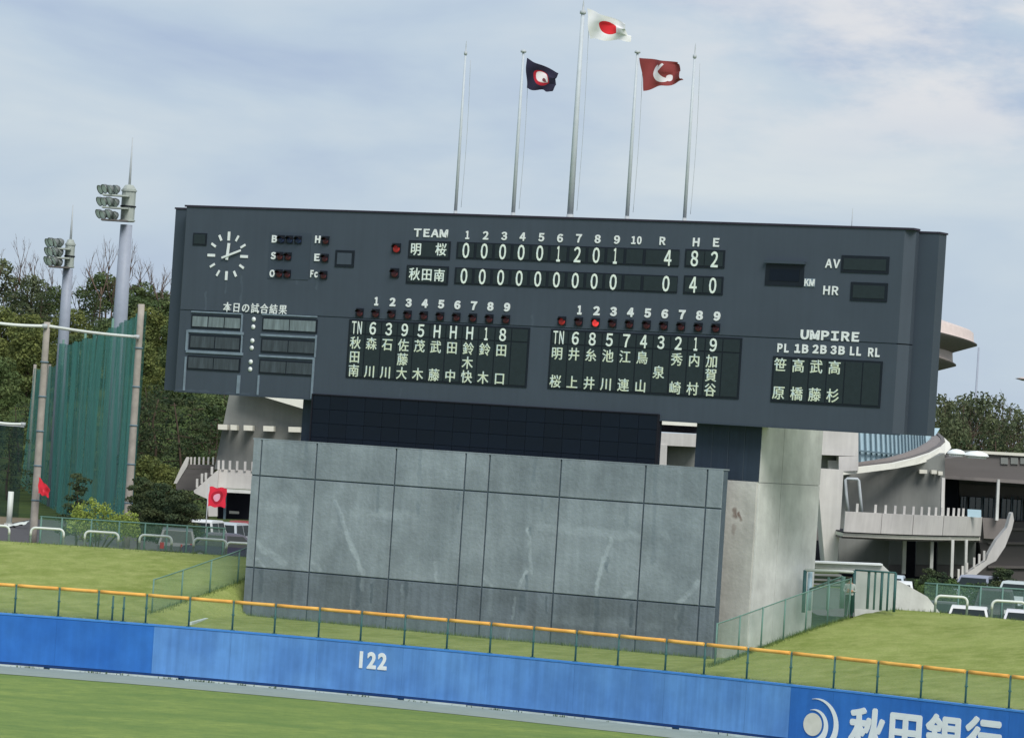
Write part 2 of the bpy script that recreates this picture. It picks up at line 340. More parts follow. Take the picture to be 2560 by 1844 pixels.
xs = []; x = -46
while x < 44: xs.append(x); x += .42
xs = [-420, -300, -200, -140, -95, -72, -58, -51] + xs + [50, 58, 72, 95, 140, 200, 300, 420]
def rowY(X, j):
    if j <= 46: return WY(max(-90, min(90, X))) + .16 + (CY(max(-90, min(90, X))) + 3 - WY(max(-90, min(90, X)))) * j / 46
    base = CY(max(-90, min(90, X))) + 3
    return base + [4, 9, 16, 25, 36, 50, 66, 84, 104, 125, 147, 170, 195, 225, 265, 330, 450, 700, 1200, 2200][j - 47] * (1 + abs(X) / 900)
rows = 46 + 21; vs = []; nx = len(xs)
for j in range(rows):
    for X in xs:
        k = 1 if j <= 46 else 1 + (j - 46) * .05
        Y = rowY(X, j); XX = X * k
        vs.append((XX, Y, ground_z(XX, Y) + hill(XX, Y)))
b = MB(); b.add(vs, [(j * nx + i, j * nx + i + 1, (j + 1) * nx + i + 1, (j + 1) * nx + i) for j in range(rows - 1) for i in range(nx - 1)], True)
# near rows take the bank turf, far rows the undergrowth
for n_, f in enumerate(b.f): b.m[n_] = 0 if n_ // (nx - 1) < 52 else 1
b.build('grass_bank_terrain', [G['bank'], G['hillgrass']], kind='structure')
def gz(X, Y): return ground_z(X, Y) + hill(X, Y)
# outfield turf and the warning track
b = MB(); b.add([(-600, -60, 0), (600, -60, 0), (600, 300, -.02), (-600, 300, -.02)], [(0, 1, 2, 3)])
b.build('outfield_grass', G['field'], kind='structure')
b = MB(); X0, X1, n = -90, 90, 120
v = []
for i in range(n + 1):
    X = X0 + (X1 - X0) * i / n; v += [(X, WY(X) - 4.6 - .25 * noise.noise(Vector((X * .2, 0, 3))), .004), (X, WY(X) + .3, .004)]
b.add(v, [(2 * i, 2 * i + 2, 2 * i + 3, 2 * i + 1) for i in range(n)])
b.build('warning_track', G['track'], kind='structure')

# ------------------------------------------------------------------ blue outfield wall
POSTX = [34.5, 143, 241.6, 361.8, 470, 579, 684.3, 794.8, 900, 1009, 1116, 1223.9, 1331, 1438, 1544, 1663, 1760, 1867, 1975.8, 2084.5, 2193, 2303, 2415, 2524]
def wallpt(x):
    # where the sight line through column x (at rail height) meets the wall line
    lo, hi = -60, 60
    def f(X): p = Vector((X, WY(X), 2.0)); d = p - EYE; return 1280 + LENS_PX * d.dot(RIGHT) / d.dot(FWD) - x
    for _ in range(40):
        m_ = (lo + hi) / 2
        if f(m_) < 0: lo = m_
        else: hi = m_
    return Vector((lo, WY(lo), 0))
bw = empty('outfield_wall', (0, WY(0), 0), label='low blue padded outfield wall with white 122 running across the whole picture', cat='wall')
def loc_w(v): return (v[0], v[1] - WY(0), v[2])
P = [wallpt(x) for x in POSTX]
step = (P[-1] - P[0]) / (len(P) - 1)
ends = [wallpt(-700), wallpt(-500), wallpt(-330), wallpt(-220), wallpt(-75)] + P + [wallpt(2640), wallpt(2750), wallpt(2860), wallpt(3100), wallpt(3400)]
fadeL, fadeR = wallpt(386).x, wallpt(1978).x
edges = sorted([p.x for p in ends[::2] if abs(p.x - fadeL) > .8 and abs(p.x - fadeR) > .8] + [fadeL, fadeR])
for X0, X1 in zip(edges, edges[1:]):
    m_ = G['bluefade'] if fadeL - .01 <= X0 < fadeR - .01 else G['bluepad']
    b = MB(); g = .002; k = 4
    for i in range(k):
        a = X0 + g + (X1 - X0 - 2 * g) * i / k; c = X0 + g + (X1 - X0 - 2 * g) * (i + 1) / k
        pts = [(a, WY(a), .16), (c, WY(c), .16), (c, WY(c), WZ - .03), (a, WY(a), WZ - .03)]
        b.prism([loc_w(p) for p in pts], (0, .12, 0))
    b.build('wall_panel', m_, bw)
def strip(name, z0, z1, y0, y1, m_, parent=bw, Xa=-50, Xb=46, n=110, org=loc_w):
    b = MB(); v = []
    for i in range(n + 1):
        X = Xa + (Xb - Xa) * i / n; Y = WY(X)
        v += [org((X, Y + y0, z0)), org((X, Y + y0, z1)), org((X, Y + y1, z1)), org((X, Y + y1, z0))]
    b.add(v, [(4 * i + k, 4 * i + (k + 1) % 4, 4 * (i + 1) + (k + 1) % 4, 4 * (i + 1) + k) for i in range(n) for k in range(4)])
    return b.build(name, m_, parent)
strip('wall_core', .02, WZ - .04, .123, .40, G['bluecap'])
strip('cap', WZ - .02, WZ + .04, -.02, .42, G['bluecap'])
strip('kick_strip', .075, .15, .01, .12, G['bluekick'])
# pale kerb along the foot, slightly broken
kb = MB()
X = -50
while X < 46:
    L_ = random.uniform(1.2, 3.2); h = random.uniform(.045, .07)
    kb.prism([(X, WY(X) - .16, .0), (X + L_, WY(X + L_) - .16, .0), (X + L_, WY(X + L_) - .16, h), (X, WY(X) - .16, h)], (0, .16, 0)); X += L_ + random.choice((.03, .04, .25))
kb.build('concrete_kerb', G['kerb'], kind='structure')

# ------------------------------------------------------------------ lettering
_tc = {}
def glyph(body, m_, off=.02, ext=.5, fat=0):
    wide = ''.join(chr(ord(q) + 0xFEE0) if 33 <= ord(q) < 127 and body != '122' else q for q in body)   # same letters, drawn in the grotesque face
    k = (body, m_.name, off, fat)
    if k in _tc: return _tc[k]
    c = bpy.data.curves.new('lettering', 'FONT'); c.body = wide; c.space_character = .66 if wide != body else 1.22; c.offset = off; c.resolution_u = 3; c.extrude = ext; c.size = 1
    o = bpy.data.objects.new('tmp', c); COL.objects.link(o)
    dg = bpy.context.evaluated_depsgraph_get(); dg.update()
    me = bpy.data.meshes.new_from_object(o.evaluated_get(dg)); me.materials.clear(); me.materials.append(m_)
    if fat:      # heavy signboard lettering: the same outline struck several times, each a hair deeper
        V, Fc = [], []
        for q, (dx, dy) in enumerate(((0, 0), (fat, 0), (-fat, 0), (0, fat), (0, -fat), (fat * .7, fat * .7), (-fat * .7, -fat * .7), (fat * .7, -fat * .7), (-fat * .7, fat * .7))):
            b0 = len(V); V += [(v.co.x + dx, v.co.y + dy, v.co.z * (1 - q * .04)) for v in me.vertices]; Fc += [[b0 + i for i in p_.vertices] for p_ in me.polygons]
        me = bpy.data.meshes.new('lettering'); me.from_pydata(V, [], Fc); me.materials.append(m_)
    COL.objects.unlink(o); bpy.data.objects.remove(o)
    X = [v.co.x for v in me.vertices]; Y = [v.co.y for v in me.vertices]
    bb = (min(X), max(X), min(Y), max(Y)); _tc[k] = (me, bb); return _tc[k]
def put_text(body, parent, u, v, w, h, m_, y=0, name='lettering', off=.02, th=.02, em=None, rz=0, fat=0, **kk):
    """centre (u,v) in the parent's X/Z plane; w,h in metres (or em = size of the square a character stands in)"""
    me, (x0, x1, y0, y1) = glyph(body, m_, off, fat=fat)
    o = bpy.data.objects.new(name, me)
    if em: sx = sy = em; cx, cy = .5, .35
    else: sx, sy = w / (x1 - x0), h / (y1 - y0); cx, cy = (x0 + x1) / 2, (y0 + y1) / 2
    Mx = Matrix.Translation((u, y - th, v)) @ Matrix.Rotation(rz, 4, 'Z') @ Matrix.Rotation(R(90), 4, 'X') @ Matrix.Diagonal((sx, sy, 2 * th, 1)) @ Matrix.Translation((-cx, -cy, 0))
    link(o, parent); o.matrix_local = Mx; return tag(o, **kk)
# the distance 122 and the bank's sign on the blue wall
def wall_text(body, x, y, w, h, off=.03, em=None, fat=0):
    p = onplane(x, y, Vector((wallpt(x).x, WY(wallpt(x).x), 1)), Vector((0, -1, 0)))
    X = wallpt(x - (y - 1600) * -.064).x; X = p.x; sl_ = math.atan(2 * qa * X + qb)
    return put_text(body, bw, X, p.z, w, h, G['white'], y=WY(X) - WY(0) - .012, th=.012, off=off, em=em, rz=sl_, fat=fat)
wall_text('122', 933, 1650, 1.16, .64, off=.03, fat=.012)
for ch, x, y in (('秋', 2167, 1826), ('田', 2262, 1834), ('銀', 2358, 1844), ('行', 2457, 1851)):
    wall_text(ch, x, y, 0, 0, off=0, em=1.55, fat=.036)
cx = onplane(2031, 1809, Vector((0, WY(wallpt(2031).x), 0)), Vector((0, -1, 0)))
sl_ = math.atan(2 * qa * cx.x + qb)
lg = MB(); r_ = .40
def arcband(cx_, cz_, r0, r1, a0, a1, n=26, taper=True, shift=(0, 0)):
    out_, inn = [], []
    for i in range(n + 1):
        a = a0 + (a1 - a0) * i / n; k = math.sin(math.pi * min(1, (i / n) * 1.0) * .5 + 0) if taper else 1
        ro = r0 + (r1 - r0) * max(.04, k)
        out_.append((cx_ + math.cos(a) * ro, cz_ + math.sin(a) * ro)); inn.append((cx_ + math.cos(a) * r0, cz_ + math.sin(a) * r0))
    return out_, inn
def flat(pts): return [(math.cos(sl_) * px, math.sin(sl_) * px - .01, pz) for px, pz in pts]
def band(o_, i_):
    n = len(o_); v = flat(o_) + flat(i_); v2 = [(a, b_ - .02, c) for a, b_, c in v]
    lg.add(v + v2, [(i, i + 1, n + i + 1, n + i) for i in range(n - 1)] + [(2 * n + i + 1, 2 * n + i, 3 * n + i, 3 * n + i + 1) for i in range(n - 1)]
           + [(i, 2 * n + i, 2 * n + i + 1, i + 1) for i in range(n - 1)])
band(*arcband(-.02, 0, .50, .74, R(104), R(-75)))
band(*arcband(.06, .05, .84, 1.10, R(100), R(-70)))
lo_ = lg.build('emblem_arcs', G['white'], bw); lo_.location = (cx.x, WY(cx.x) - WY(0) - .004, cx.z)
dg_ = MB(); dg_.prism(flat([(math.cos(a) * r_, math.sin(a) * r_) for a in [2 * math.pi * i / 32 for i in range(32)]]), (0, -.02, 0))
do_ = dg_.build('emblem_disc', G['cream'], bw); do_.location = (cx.x, WY(cx.x) - WY(0) - .004, cx.z)

# orange-topped chain-link fence standing on the wall
RH = 1.10
ff = empty('rail_fence', (0, WY(0), WZ), label='thin chain-link fence with orange padded top rail standing on the blue wall', cat='fence')
def loc_f(v): return (v[0], v[1] - WY(0), v[2] - WZ)
pm_ = MB().tube([(0, 0, 0), (0, 0, RH + .02)], .036, 8); pm_.box(-.09, .09, -.06, .06, 0, .03); pm_.box(-.055, .055, -.055, .055, RH * .52, RH * .52 + .05); pmesh = pm_.mesh('post', G['greenpost'])
fx = [wallpt(-180).x, wallpt(-75).x] + [p.x for p in P] + [wallpt(2640).x, wallpt(2750).x]
for X in fx: inst('post', pmesh, ff, loc_f((X, WY(X) + .25, WZ + .04)))
for X in (wallpt(278).x, wallpt(305.5).x): inst('post', pmesh, ff, loc_f((X, WY(X) + .25, WZ + .04)), sc=(1, 1, .86))
for Xa, Xb in zip(fx, fx[1:]):
    n = 5; mid = [(Xa + .06 + (Xb - Xa - .12) * i / n) for i in range(n + 1)]
    MB().tube([loc_f((x_, WY(x_) + .25, WZ + RH + .03 - .008 * math.sin(math.pi * i / n))) for i, x_ in enumerate(mid)], .068, 10).build('rail_pad', G['orange'], ff)
b = MB(); b.grid(lambda s, t: loc_f((fx[0] + (fx[-1] - fx[0]) * s, WY(fx[0] + (fx[-1] - fx[0]) * s) + .25, WZ + .06 + t * (RH - .04))), 90, 1)
b.build('chain_link', G['clinkf'], ff)
# weeds at the foot of the wall
wd = MB()
for _ in range(260):
    X = random.choice([wallpt(c).x for c in (80, 236, 292, 440, 508, 520, 610, 700, 905, 1050, 1240, 1262, 1400)]) + random.gauss(0, .25) if random.random() < .75 else random.uniform(-22, 18)
    Y = WY(X) - .2 - random.random() * .05; h = random.uniform(.03, .14); a = random.uniform(0, 6.28); wd.add([(X, Y, 0), (X + .04 * math.cos(a), Y + .04 * math.sin(a), 0), (X + .05 * math.cos(a + 1), Y + .03 * math.sin(a), h)], [(0, 1, 2)])
G['weed'] = mat('weed_leaf', lin((60, 84, 48)), .9, .2)
wd.build('wall_foot_weeds', G['weed'], kind='stuff', label='scattered small weeds at the foot of the blue wall', cat='weeds')
# side fences of the pit
def fence_line(pts, h, label, n_posts, colr='fencegreen'):
    o0 = Vector(pts[0]); f = empty('chain_link_fence', o0, label=label, cat='fence')
    q = [Vector(p) - o0 for p in pts]
    seg = []; L = [0]
    for a, c in zip(q, q[1:]): L.append(L[-1] + (c - a).length)
    def P_(s):
        d = s * L[-1]
        for i in range(len(q) - 1):
            if d <= L[i + 1] + 1e-9: return q[i] + (q[i + 1] - q[i]) * ((d - L[i]) / (L[i + 1] - L[i]))
        return q[-1]
    pm2 = MB().tube([(0, 0, -.1), (0, 0, h + .03)], .032, 7).mesh('post', G[colr])
    for i in range(n_posts + 1): inst('post', pm2, f, P_(i / n_posts))
    MB().tube([P_(i / 24) + Vector((0, 0, h)) for i in range(25)], .024, 6).build('top_rail', G[colr], f)
    b = MB(); b.grid(lambda s, t: P_(s) + Vector((0, 0, .03 + t * (h - .03))), 24, 1); b.build('chain_link', G['clink'], f); return f
def line3(a, c, n, k=1.0): return [Vector((a.x + (c.x - a.x) * i / n * k, a.y + (c.y - a.y) * i / n * k, bank_z(a.x + (c.x - a.x) * i / n * k, a.y + (c.y - a.y) * i / n * k))) for i in range(n + 1)]
fence_line(line3(LF0 + (LF1 - LF0) * .02, LF1, 14), 1.3, 'green chain-link fence climbing the grass bank left of the grey wall', 6)
fence_line(line3(RF0 + (RF1 - RF0) * .04, RF1, 14), 1.5, 'green chain-link fence climbing the grass bank right of the grey wall', 6)
# second fence run, lower, in front of the concrete tower
_q = [onz(1725, 1643, 2.1), onz(2010, 1523, 3.5)]
fence_line([_q[0] + (_q[1] - _q[0]) * i / 8 for i in range(9)], 1.45, 'green chain-link fence right behind, running along the foot of the concrete tower', 6)
# pale concrete drain kerb left of the wall
ka, kc = onz(470, 1561, 2.02), onz(606, 1528, 2.3)
b = MB(); b.prism([ka, kc, kc + Vector((0, 0, .14)), ka + Vector((0, 0, .10))], (.14, .12, 0)); b.build('drain_kerb', G['kerb'], kind='structure')
# ------------------------------------------------------------------ scoreboard
W0 = at(1196, 1590, 153.9)                # foot of the grey wall
PB = W0 - NB * .6                          # board front plane
OB = onplane(437, 976, PB, NB)
def bu(x, y, dy=0):
    p = onplane(x, y, PB - NB * dy, NB) - OB; return p.dot(UB), p.z
def K(sc, ox, oy): return lambda x, y: bu(ox + x / sc, oy + y / sc)
K2, K3, K4, K5, K6, K7 = K(3.142, 400, 500), K(4.725, 960, 540), K(4.725, 1360, 540), K(4.3615, 840, 720), K(4.2, 1340, 740), K(2.918, 1860, 540)
sb = empty('scoreboard', OB, -TH, label='long dark blue-grey baseball scoreboard with clock, inning scores and player names', cat='scoreboard')
cTL, cTR, cBL, cBR = bu(463.7, 517.5), bu(2276, 574), bu(437, 976), bu(2241.8, 1083.7)
u0 = (cTL[0] + cBL[0]) / 2; u1 = (cTR[0] + cBR[0]) / 2; z0 = (cBL[1] + cBR[1]) / 2; z1 = (cTL[1] + cTR[1]) / 2
print('BOARD', u0, u1, z0, z1, cTL, cTR, cBL, cBR, 'world z', OB.z)
TW = .92; SLAB = .6; DEP = .66
zs = (K2(300, 873)[1] + K5(1000, 375)[1] + K7(1140, 918)[1]) / 3      # long horizontal joint
MB().box(u0 - TW, u1 + TW, SLAB, SLAB + DEP, z0, z1 - .07).build('cabinet', G['board_side'], sb)
MB().box(u0 - TW - .04, u1 + TW + .04, SLAB - .03, SLAB + DEP + .05, z1 - .068, z1 + .0).build('cabinet_coping', G['board_trim'], sb)
ulb = bu(783, 990)[0]                      # the left part reaches lower than the rest
def slab(name, x0, x1, zz0, zz1):
    b = MB(); c = .05
    b.add([(x0, c, zz0), (x0 + c, 0, zz0), (x1 - .32, 0, zz0), (x1, .32, zz0), (x1, SLAB - .002, zz0), (x0, SLAB - .002, zz0)] + [(x0, c, zz1), (x0 + c, 0, zz1), (x1 - .32, 0, zz1), (x1, .32, zz1), (x1, SLAB - .002, zz1), (x0, SLAB - .002, zz1)],
          [(5, 4, 3, 2, 1, 0), (6, 7, 8, 9, 10, 11)] + [(i, (i + 1) % 6, 6 + (i + 1) % 6, 6 + i) for i in range(6)])
    return b.build(name, G['board'], sb)
u1s = u1 + .12
slab('upper_front_panel', u0, u1s, zs + .02, z1)
slab('lower_front_panel', u0, u1s, z0 + .002, zs - .02)
MB().box(u0 + .1, u1 - .3, .06, SLAB - .01, zs - .022, zs + .022).build('panel_joint', G['joint'], sb)
MB().box(u0 - .05, u1s + .05, -.04, SLAB - .04, z1 + .001, z1 + .075).build('front_coping', G['board_trim'], sb)
MB().box(u0, u1s, -.03, .015, z0 - .05, z0 + .0).build('bottom_lip', G['board_side'], sb)

def window(a, c, cells=None, name='display_window', mw='window', mc='cell', proud=.03, pad=.05, rows=None, gap=.035):
    (x0, zt), (x1, zb) = a, c
    o = MB().box(0, x1 - x0, -proud, .01, zb - zt, 0).build(name, G[mw], sb); o.location = (x0, 0, zt); o['h'] = zt - zb
    W = x1 - x0; H = zt - zb
    if cells:
        rows = rows or [(0, 1)]
        for i in range(cells):
            for (ra, rb) in rows:
                xa = pad + (W - 2 * pad) * i / cells + gap / 2; xb = pad + (W - 2 * pad) * (i + 1) / cells - gap / 2
                za = -pad - (H - 2 * pad) * ra - gap / 2; zc = -pad - (H - 2 * pad) * rb + gap / 2
                MB().box(xa, xb, -proud - .014, -proud + .004, zc, za).build('display_cell', G[mc], o)
    return o
def ch(win, body, uv, w, h, m_='ledw', em=None, off=.02, dy=-.044):
    return put_text(body, win, uv[0] - win.location.x, uv[1] - win.location.z, w, h, G[m_], y=dy, name='character', off=0 if em else off, th=.008, em=em, fat=.012 if em else 0)
PX = 1 / 62.0
def label_text(body, uv, w, h, off=.04): return put_text(body, sb, uv[0], uv[1], w, h, G['white'], y=-.004, name='lettering', off=off, th=.014)
FS = 1.155                                 # undo the slant of the view for widths read off the photo
def wpx(p, k): return p / k / 64.5 * FS * (.86 if p < 90 else 1)
def hpx(p, k): return p / k / 64.5
# line score
tw = [window(K3(300, 285), K3(778, 515), 1), window(K3(275, 578), K3(755, 815), 1)]
for c_, p_ in (('明', (385, 395)), ('桜', (680, 400))): ch(tw[0], c_, K3(*p_), 0, 0, em=.52)
for c_, p_ in (('秋', (368, 690)), ('田', (513, 696)), ('南', (660, 705))): ch(tw[1], c_, K3(*p_), 0, 0, em=.52)
row1 = window(K3(868, 305), K4(1590, 600), None); row2 = window(K3(845, 605), K4(1570, 910), None)
he1 = window(K4(1675, 388), K4(2130, 618), 2); he2 = window(K4(1660, 700), K4(2110, 935), 2)
def cells_in(win, a, c, n, wcell, z_h=.7):
    pass
D1 = [K3(975, 410), K3(1190, 418), K3(1408, 427), K3(1628, 434), K3(1848, 440), K4(175, 448), K4(400, 456), K4(622, 463), K4(848, 468), K4(1075, 478)]
D2 = [K3(952, 715), K3(1170, 718), K3(1388, 726), K3(1607, 737), K3(1828, 745), K4(160, 755), K4(382, 765), K4(605, 770), K4(830, 780), K4(1050, 790)]
for win, DD, s in ((row1, D1, '000001201'), (row2, D2, '000000000')):
    zc = sum(p[1] for p in DD) / 10; pitch = (DD[-1][0] - DD[0][0]) / 9
    for i in range(10):
        u = DD[0][0] + pitch * i
        MB().box(u - pitch * .42, u + pitch * .42, -.044, -.026, win.location.z - win['h'] + .05, win.location.z - .05).build('display_cell', G['cell'], win).location = (-win.location.x, 0, -win.location.z)
        if i < 9: ch(win, s[i], (u, zc), .30 if s[i] != '1' else .16, .60, off=.018)
    uR = DD[9][0] + pitch * 1.45
    MB().box(uR - pitch * .86, uR + pitch * .86, -.044, -.026, win.location.z - win['h'] + .05, win.location.z - .05).build('display_cell', G['cell'], win).location = (-win.location.x, 0, -win.location.z)
ch(row1, '4', K4(1470, 495), .31, .60); ch(row2, '0', K4(1448, 800), .30, .60)
ch(he1, '8', K4(1785, 503), .31, .60); ch(he1, '2', K4(2020, 513), .31, .60)
ch(he2, '4', K4(1768, 812), .31, .60); ch(he2, '0', K4(2000, 822), .30, .60)
label_text('TEAM', K3(557, 203), wpx(410, 4.725), hpx(98, 4.725))
for i, p_ in enumerate([K3(988, 225), K3(1203, 230), K3(1423, 237), K3(1640, 245), K3(1862, 252), K4(193, 262), K4(415, 265), K4(637, 272), K4(865, 280)]):
    label_text(str(i + 1), p_, wpx(52 if i == 0 else 78, 4.725), hpx(100, 4.725))
label_text('10', K4(1095, 287), wpx(115, 4.725), hpx(95, 4.725)); label_text('R', K4(1405, 295), wpx(80, 4.725), hpx(95, 4.725))
label_text('H', K4(1800, 310), wpx(85, 4.725), hpx(100, 4.725)); label_text('E', K4(2037, 313), wpx(78, 4.725), hpx(100, 4.725))
# signal lamps: a boxed lens under a small hood
def lamp(uv, m_, s=.36, name='signal_lamp'):
    o = MB().box(-s / 2, s / 2, -.05, .01, -s / 2, s / 2).build(name, G['window'], sb); o.location = (uv[0], 0, uv[1])
    b = MB(); b.lathe([(0, 0), (s * .40, 0), (s * .40, .02), (s * .28, .05), (0, .065)], n=16); l = b.build('lens', m_, o); l.rotation_euler = (R(90), 0, 0); l.location = (0.02, -.05, -.03)
    # hood: half tube over the lens
    b = MB(); n = 8; v = []
    for i in range(n + 1):
        a = R(20) + R(140) * i / n
        for yy, rr in ((-.05, .46), (-.19, .46), (-.19, .42), (-.05, .42)): v.append((math.cos(a) * s * rr + .02, yy - (0 if yy == -.05 else .04 * math.sin(a)), math.sin(a) * s * rr - .03))
    b.add(v, [(4 * i + k, 4 * i + 4 + k, 4 * i + 4 + (k + 1) % 4, 4 * i + (k + 1) % 4) for i in range(n) for k in range(4)] + [(0, 1, 2, 3), (4 * n, 4 * n + 3, 4 * n + 2, 4 * n + 1)])
    b.build('hood', G['hood'], o); return o
lamp(K3(150, 378), G['redlamp'], .38); lamp(K3(128, 672), G['darkred'], .38)
# lineups
def lineup2(Kf, TL, BR, ca, cb_, digits, names, lamps, lit, nums, kk, rows_):
    win = window(Kf(*TL), Kf(*BR), 11, rows=[(0, .235), (.235, 1)], gap=.05)
    A, B_ = Kf(*ca), Kf(*cb_)
    zd = (A[1] + B_[1]) / 2
    zr = []
    for a, c in rows_: zr.append((Kf(ca[0], a)[1] + Kf(cb_[0], c)[1]) / 2)
    for i in range(10):
        u = A[0] + (B_[0] - A[0]) * i / 9
        d = digits[i]
        ch(win, d, (u, zd), {'1': .15, 'TN': .46}.get(d, .30), .50, off=.02 if d != 'TN' else .01)
        for c_, z in zip(names[i], zr):
            if c_ != '_': ch(win, c_, (u - .02, z), 0, 0, m_='led', em=.515, off=.012)
    la, lb = Kf(*lamps[0]), Kf(*lamps[1]); na, nb_ = Kf(*nums[0]), Kf(*nums[1])
    for i in range(10):
        t = i / 9; lamp((la[0] + (lb[0] - la[0]) * t, (la[1] + lb[1]) / 2), G[lit.get(i, 'darkred')], .34)
    for i in range(9):
        t = i / 8; label_text(str(i + 1), (na[0] + (nb_[0] - na[0]) * t, (na[1] + nb_[1]) / 2), wpx(50 if i == 0 else 78, kk), hpx(96, kk), off=.06)
lineup2(K5, (150, 338), (2078, 1085), (235, 432), (1825, 508), ['TN', '6', '3', '9', '5', 'H', 'H', 'H', '1', '8'], ['秋田南', '森_川', '石_川', '佐藤大', '茂_木', '武_藤', '田_中', '鈴木快', '鈴_木', '田_口'],
        ((262, 262), (1855, 345)), {}, ((443, 148), (1868, 205)), 4.3615, ((598, 685), (755, 838), (905, 990)))
lineup2(K6, (163, 345), (2128, 1082), (243, 438), (1868, 510), ['TN', '6', '8', '5', '7', '4', '3', '2', '1', '9'], ['明_桜', '井_上', '糸_井', '池_川', '江_連', '鳥_山', '_泉_', '秀_崎', '内_村', '加賀谷'],
        ((275, 262), (1890, 332)), {0: 'redlamp', 2: 'redglow'}, ((460, 148), (1903, 210)), 4.2, ((605, 688), (750, 832), (900, 988)))
# umpires
uw = window(K7(215, 1020), K7(993, 1398), 6, gap=.05)
A, B_ = K7(272, 1090), K7(668, 1105)
za = (A[1] + B_[1]) / 2; zb_ = (K7(268, 1292)[1] + K7(662, 1312)[1]) / 2
for i, nm in enumerate(['笹原', '高橋', '武藤', '高杉']):
    u = A[0] + (B_[0] - A[0]) * i / 3; ch(uw, nm[0], (u - .02, za), 0, 0, m_='led', em=.53, off=.012); ch(uw, nm[1], (u - .02, zb_), 0, 0, m_='led', em=.53, off=.012)
label_text('UMPIRE', K7(627, 873), wpx(390, 2.918), hpx(68, 2.918), off=.05)
for t_, p_, wd_ in (('PL', (287, 962), 100), ('1B', (421, 967), 105), ('2B', (553, 971), 108), ('3B', (685, 978), 108), ('LL', (815, 985), 96), ('RL', (950, 994), 100)):
    label_text(t_, K7(*p_), wpx(wd_ * .88, 2.918), hpx(62, 2.918), off=.05)
# speed, AV, HR windows
kw = window(K7(163, 350), K7(432, 515), 1, mc='screen', pad=.16)
b = MB(); (xa, za_), (xb, zb2) = K7(160, 320), K7(452, 350); b.box(xa, xb, -.16, .0, zb2 - .02, za_); b.build('window_hood', G['board_side'], sb)
kp = K7(480, 486); MB().box(kp[0] - wpx(42, 2.918), kp[0] + wpx(42, 2.918), -.02, .004, kp[1] - hpx(29, 2.918), kp[1] + hpx(29, 2.918)).build('unit_plate', G['chalk'], sb)
put_text('KM', sb, kp[0], kp[1], wpx(78, 2.918), hpx(50, 2.918), G['white'], y=-.022, off=.04, th=.008)
label_text('AV', K7(648, 347), wpx(98, 2.918), hpx(62, 2.918), off=.03); label_text('HR', K7(636, 543), wpx(102, 2.918), hpx(62, 2.918), off=.03)
window(K7(715, 285), K7(1055, 423), 1, pad=.09); window(K7(783, 480), K7(1043, 627), 1, pad=.09)
# left block: small square windows, clock, ball / strike / out lamps
window(K2(265, 258), K2(365, 358), 1, pad=.04); window(K2(1382, 392), K2(1522, 530), 1, mc='board', pad=.09)
cu, cz = K2(533, 439); ck = MB().lathe([(0, 0), (.08, 0), (.08, .05), (0, .07)], n=16).build('clock', G['white'], sb); ck.location = (cu, 0, cz); ck.rotation_euler = (R(90), 0, 0)
def bar(r0, r1, w_, ang, name, y=.02, t=.03):
    # ang clockwise from 12, in the clock's local XY (XY = board plane, -Y is up after the turn)
    d = Vector((math.sin(ang), math.cos(ang), 0)); q = Vector((d.y, -d.x, 0)); b = MB()
    pts = [d * r0 - q * w_ / 2, d * r1 - q * w_ / 2, d * r1 + q * w_ / 2, d * r0 + q * w_ / 2]
    b.prism([p + Vector((0, 0, y)) for p in pts], (0, 0, t)); return b.build(name, G['white'], ck)
for i in range(12): bar(.62 if i % 3 == 0 else .70, .98 if i % 3 == 0 else .95, .11 if i % 3 == 0 else .09, R(30 * i), 'hour_mark', y=.0)
bar(-.16, .52, .12, R(5), 'hour_hand', y=.03); bar(-.26, .70, .08, R(70), 'minute_hand', y=.065)
# backing plate of the counting lamps
(xa, zt_), (xb, zb3) = K2(868, 250), K2(1165, 628); MB().box(xa, xb, -.018, .004, zb3, zt_).build('lamp_backing', G['board_side'], sb)
for t_, p_ in (('B', (903, 306)), ('S', (894, 438)), ('O', (885, 577)), ('H', (1243, 310)), ('E', (1237, 451)), ('Fc', (1214, 580))):
    put_text(t_, sb, *K2(*p_), wpx(50 if len(t_) == 1 else 70, 3.142), hpx(60, 3.142), G['white'], y=-.02, off=.05, th=.014)
for ps, m_ in ((((955, 308), (1020, 311), (1088, 314)), 'darkblue'), (((943, 440), (1008, 443)), 'darkred'), (((938, 577), (1003, 580)), 'darkred'), (((1303, 317), (1297, 455), (1287, 589)), 'darkred')):
    for p_ in ps: lamp(K2(*p_), G[m_], .33)
label_text('本日の試合結果', K2(748, 850), wpx(540, 3.142), hpx(80, 3.142), off=.012)
for i, (a, c) in enumerate((((252, 898), (640, 1022)), ((237, 1052), (632, 1188)), ((220, 1218), (628, 1352)), ((810, 918), (1233, 1048)), ((800, 1082), (1222, 1218)), ((785, 1248), (1205, 1385)))):
    mm = 'glasshaze' if i in (0, 3) else 'glassdull'
    window(K2(*a), K2(*c), 2 if i else 3, name='result_window', mc=mm, pad=.04, gap=.05)
for p_ in ((738, 937), (734, 996), (727, 1104), (722, 1161), (714, 1270), (710, 1328)):
    b = MB(); b.lathe([(0, 0), (.095, 0), (.095, .02), (0, .03)], n=14); o = b.build('colon_dot', G['white'], sb); o.rotation_euler = (R(90), 0, 0); uv = K2(*p_); o.location = (uv[0], -.004, uv[1])
def trim(x0, y0, x1, y1, wd_=.05, name='worn_trim'):
    a, c = K2(x0, y0), K2(x1, y1)
    b = MB()
    if abs(a[0] - c[0]) > abs(a[1] - c[1]): zc = (a[1] + c[1]) / 2; b.box(a[0], c[0], -.055, .0, zc - wd_, zc + wd_)
    else: uc = (a[0] + c[0]) / 2; b.box(uc - wd_, uc + wd_, -.05, .0, c[1], a[1])
    b.build(name, G['chalk'], sb)
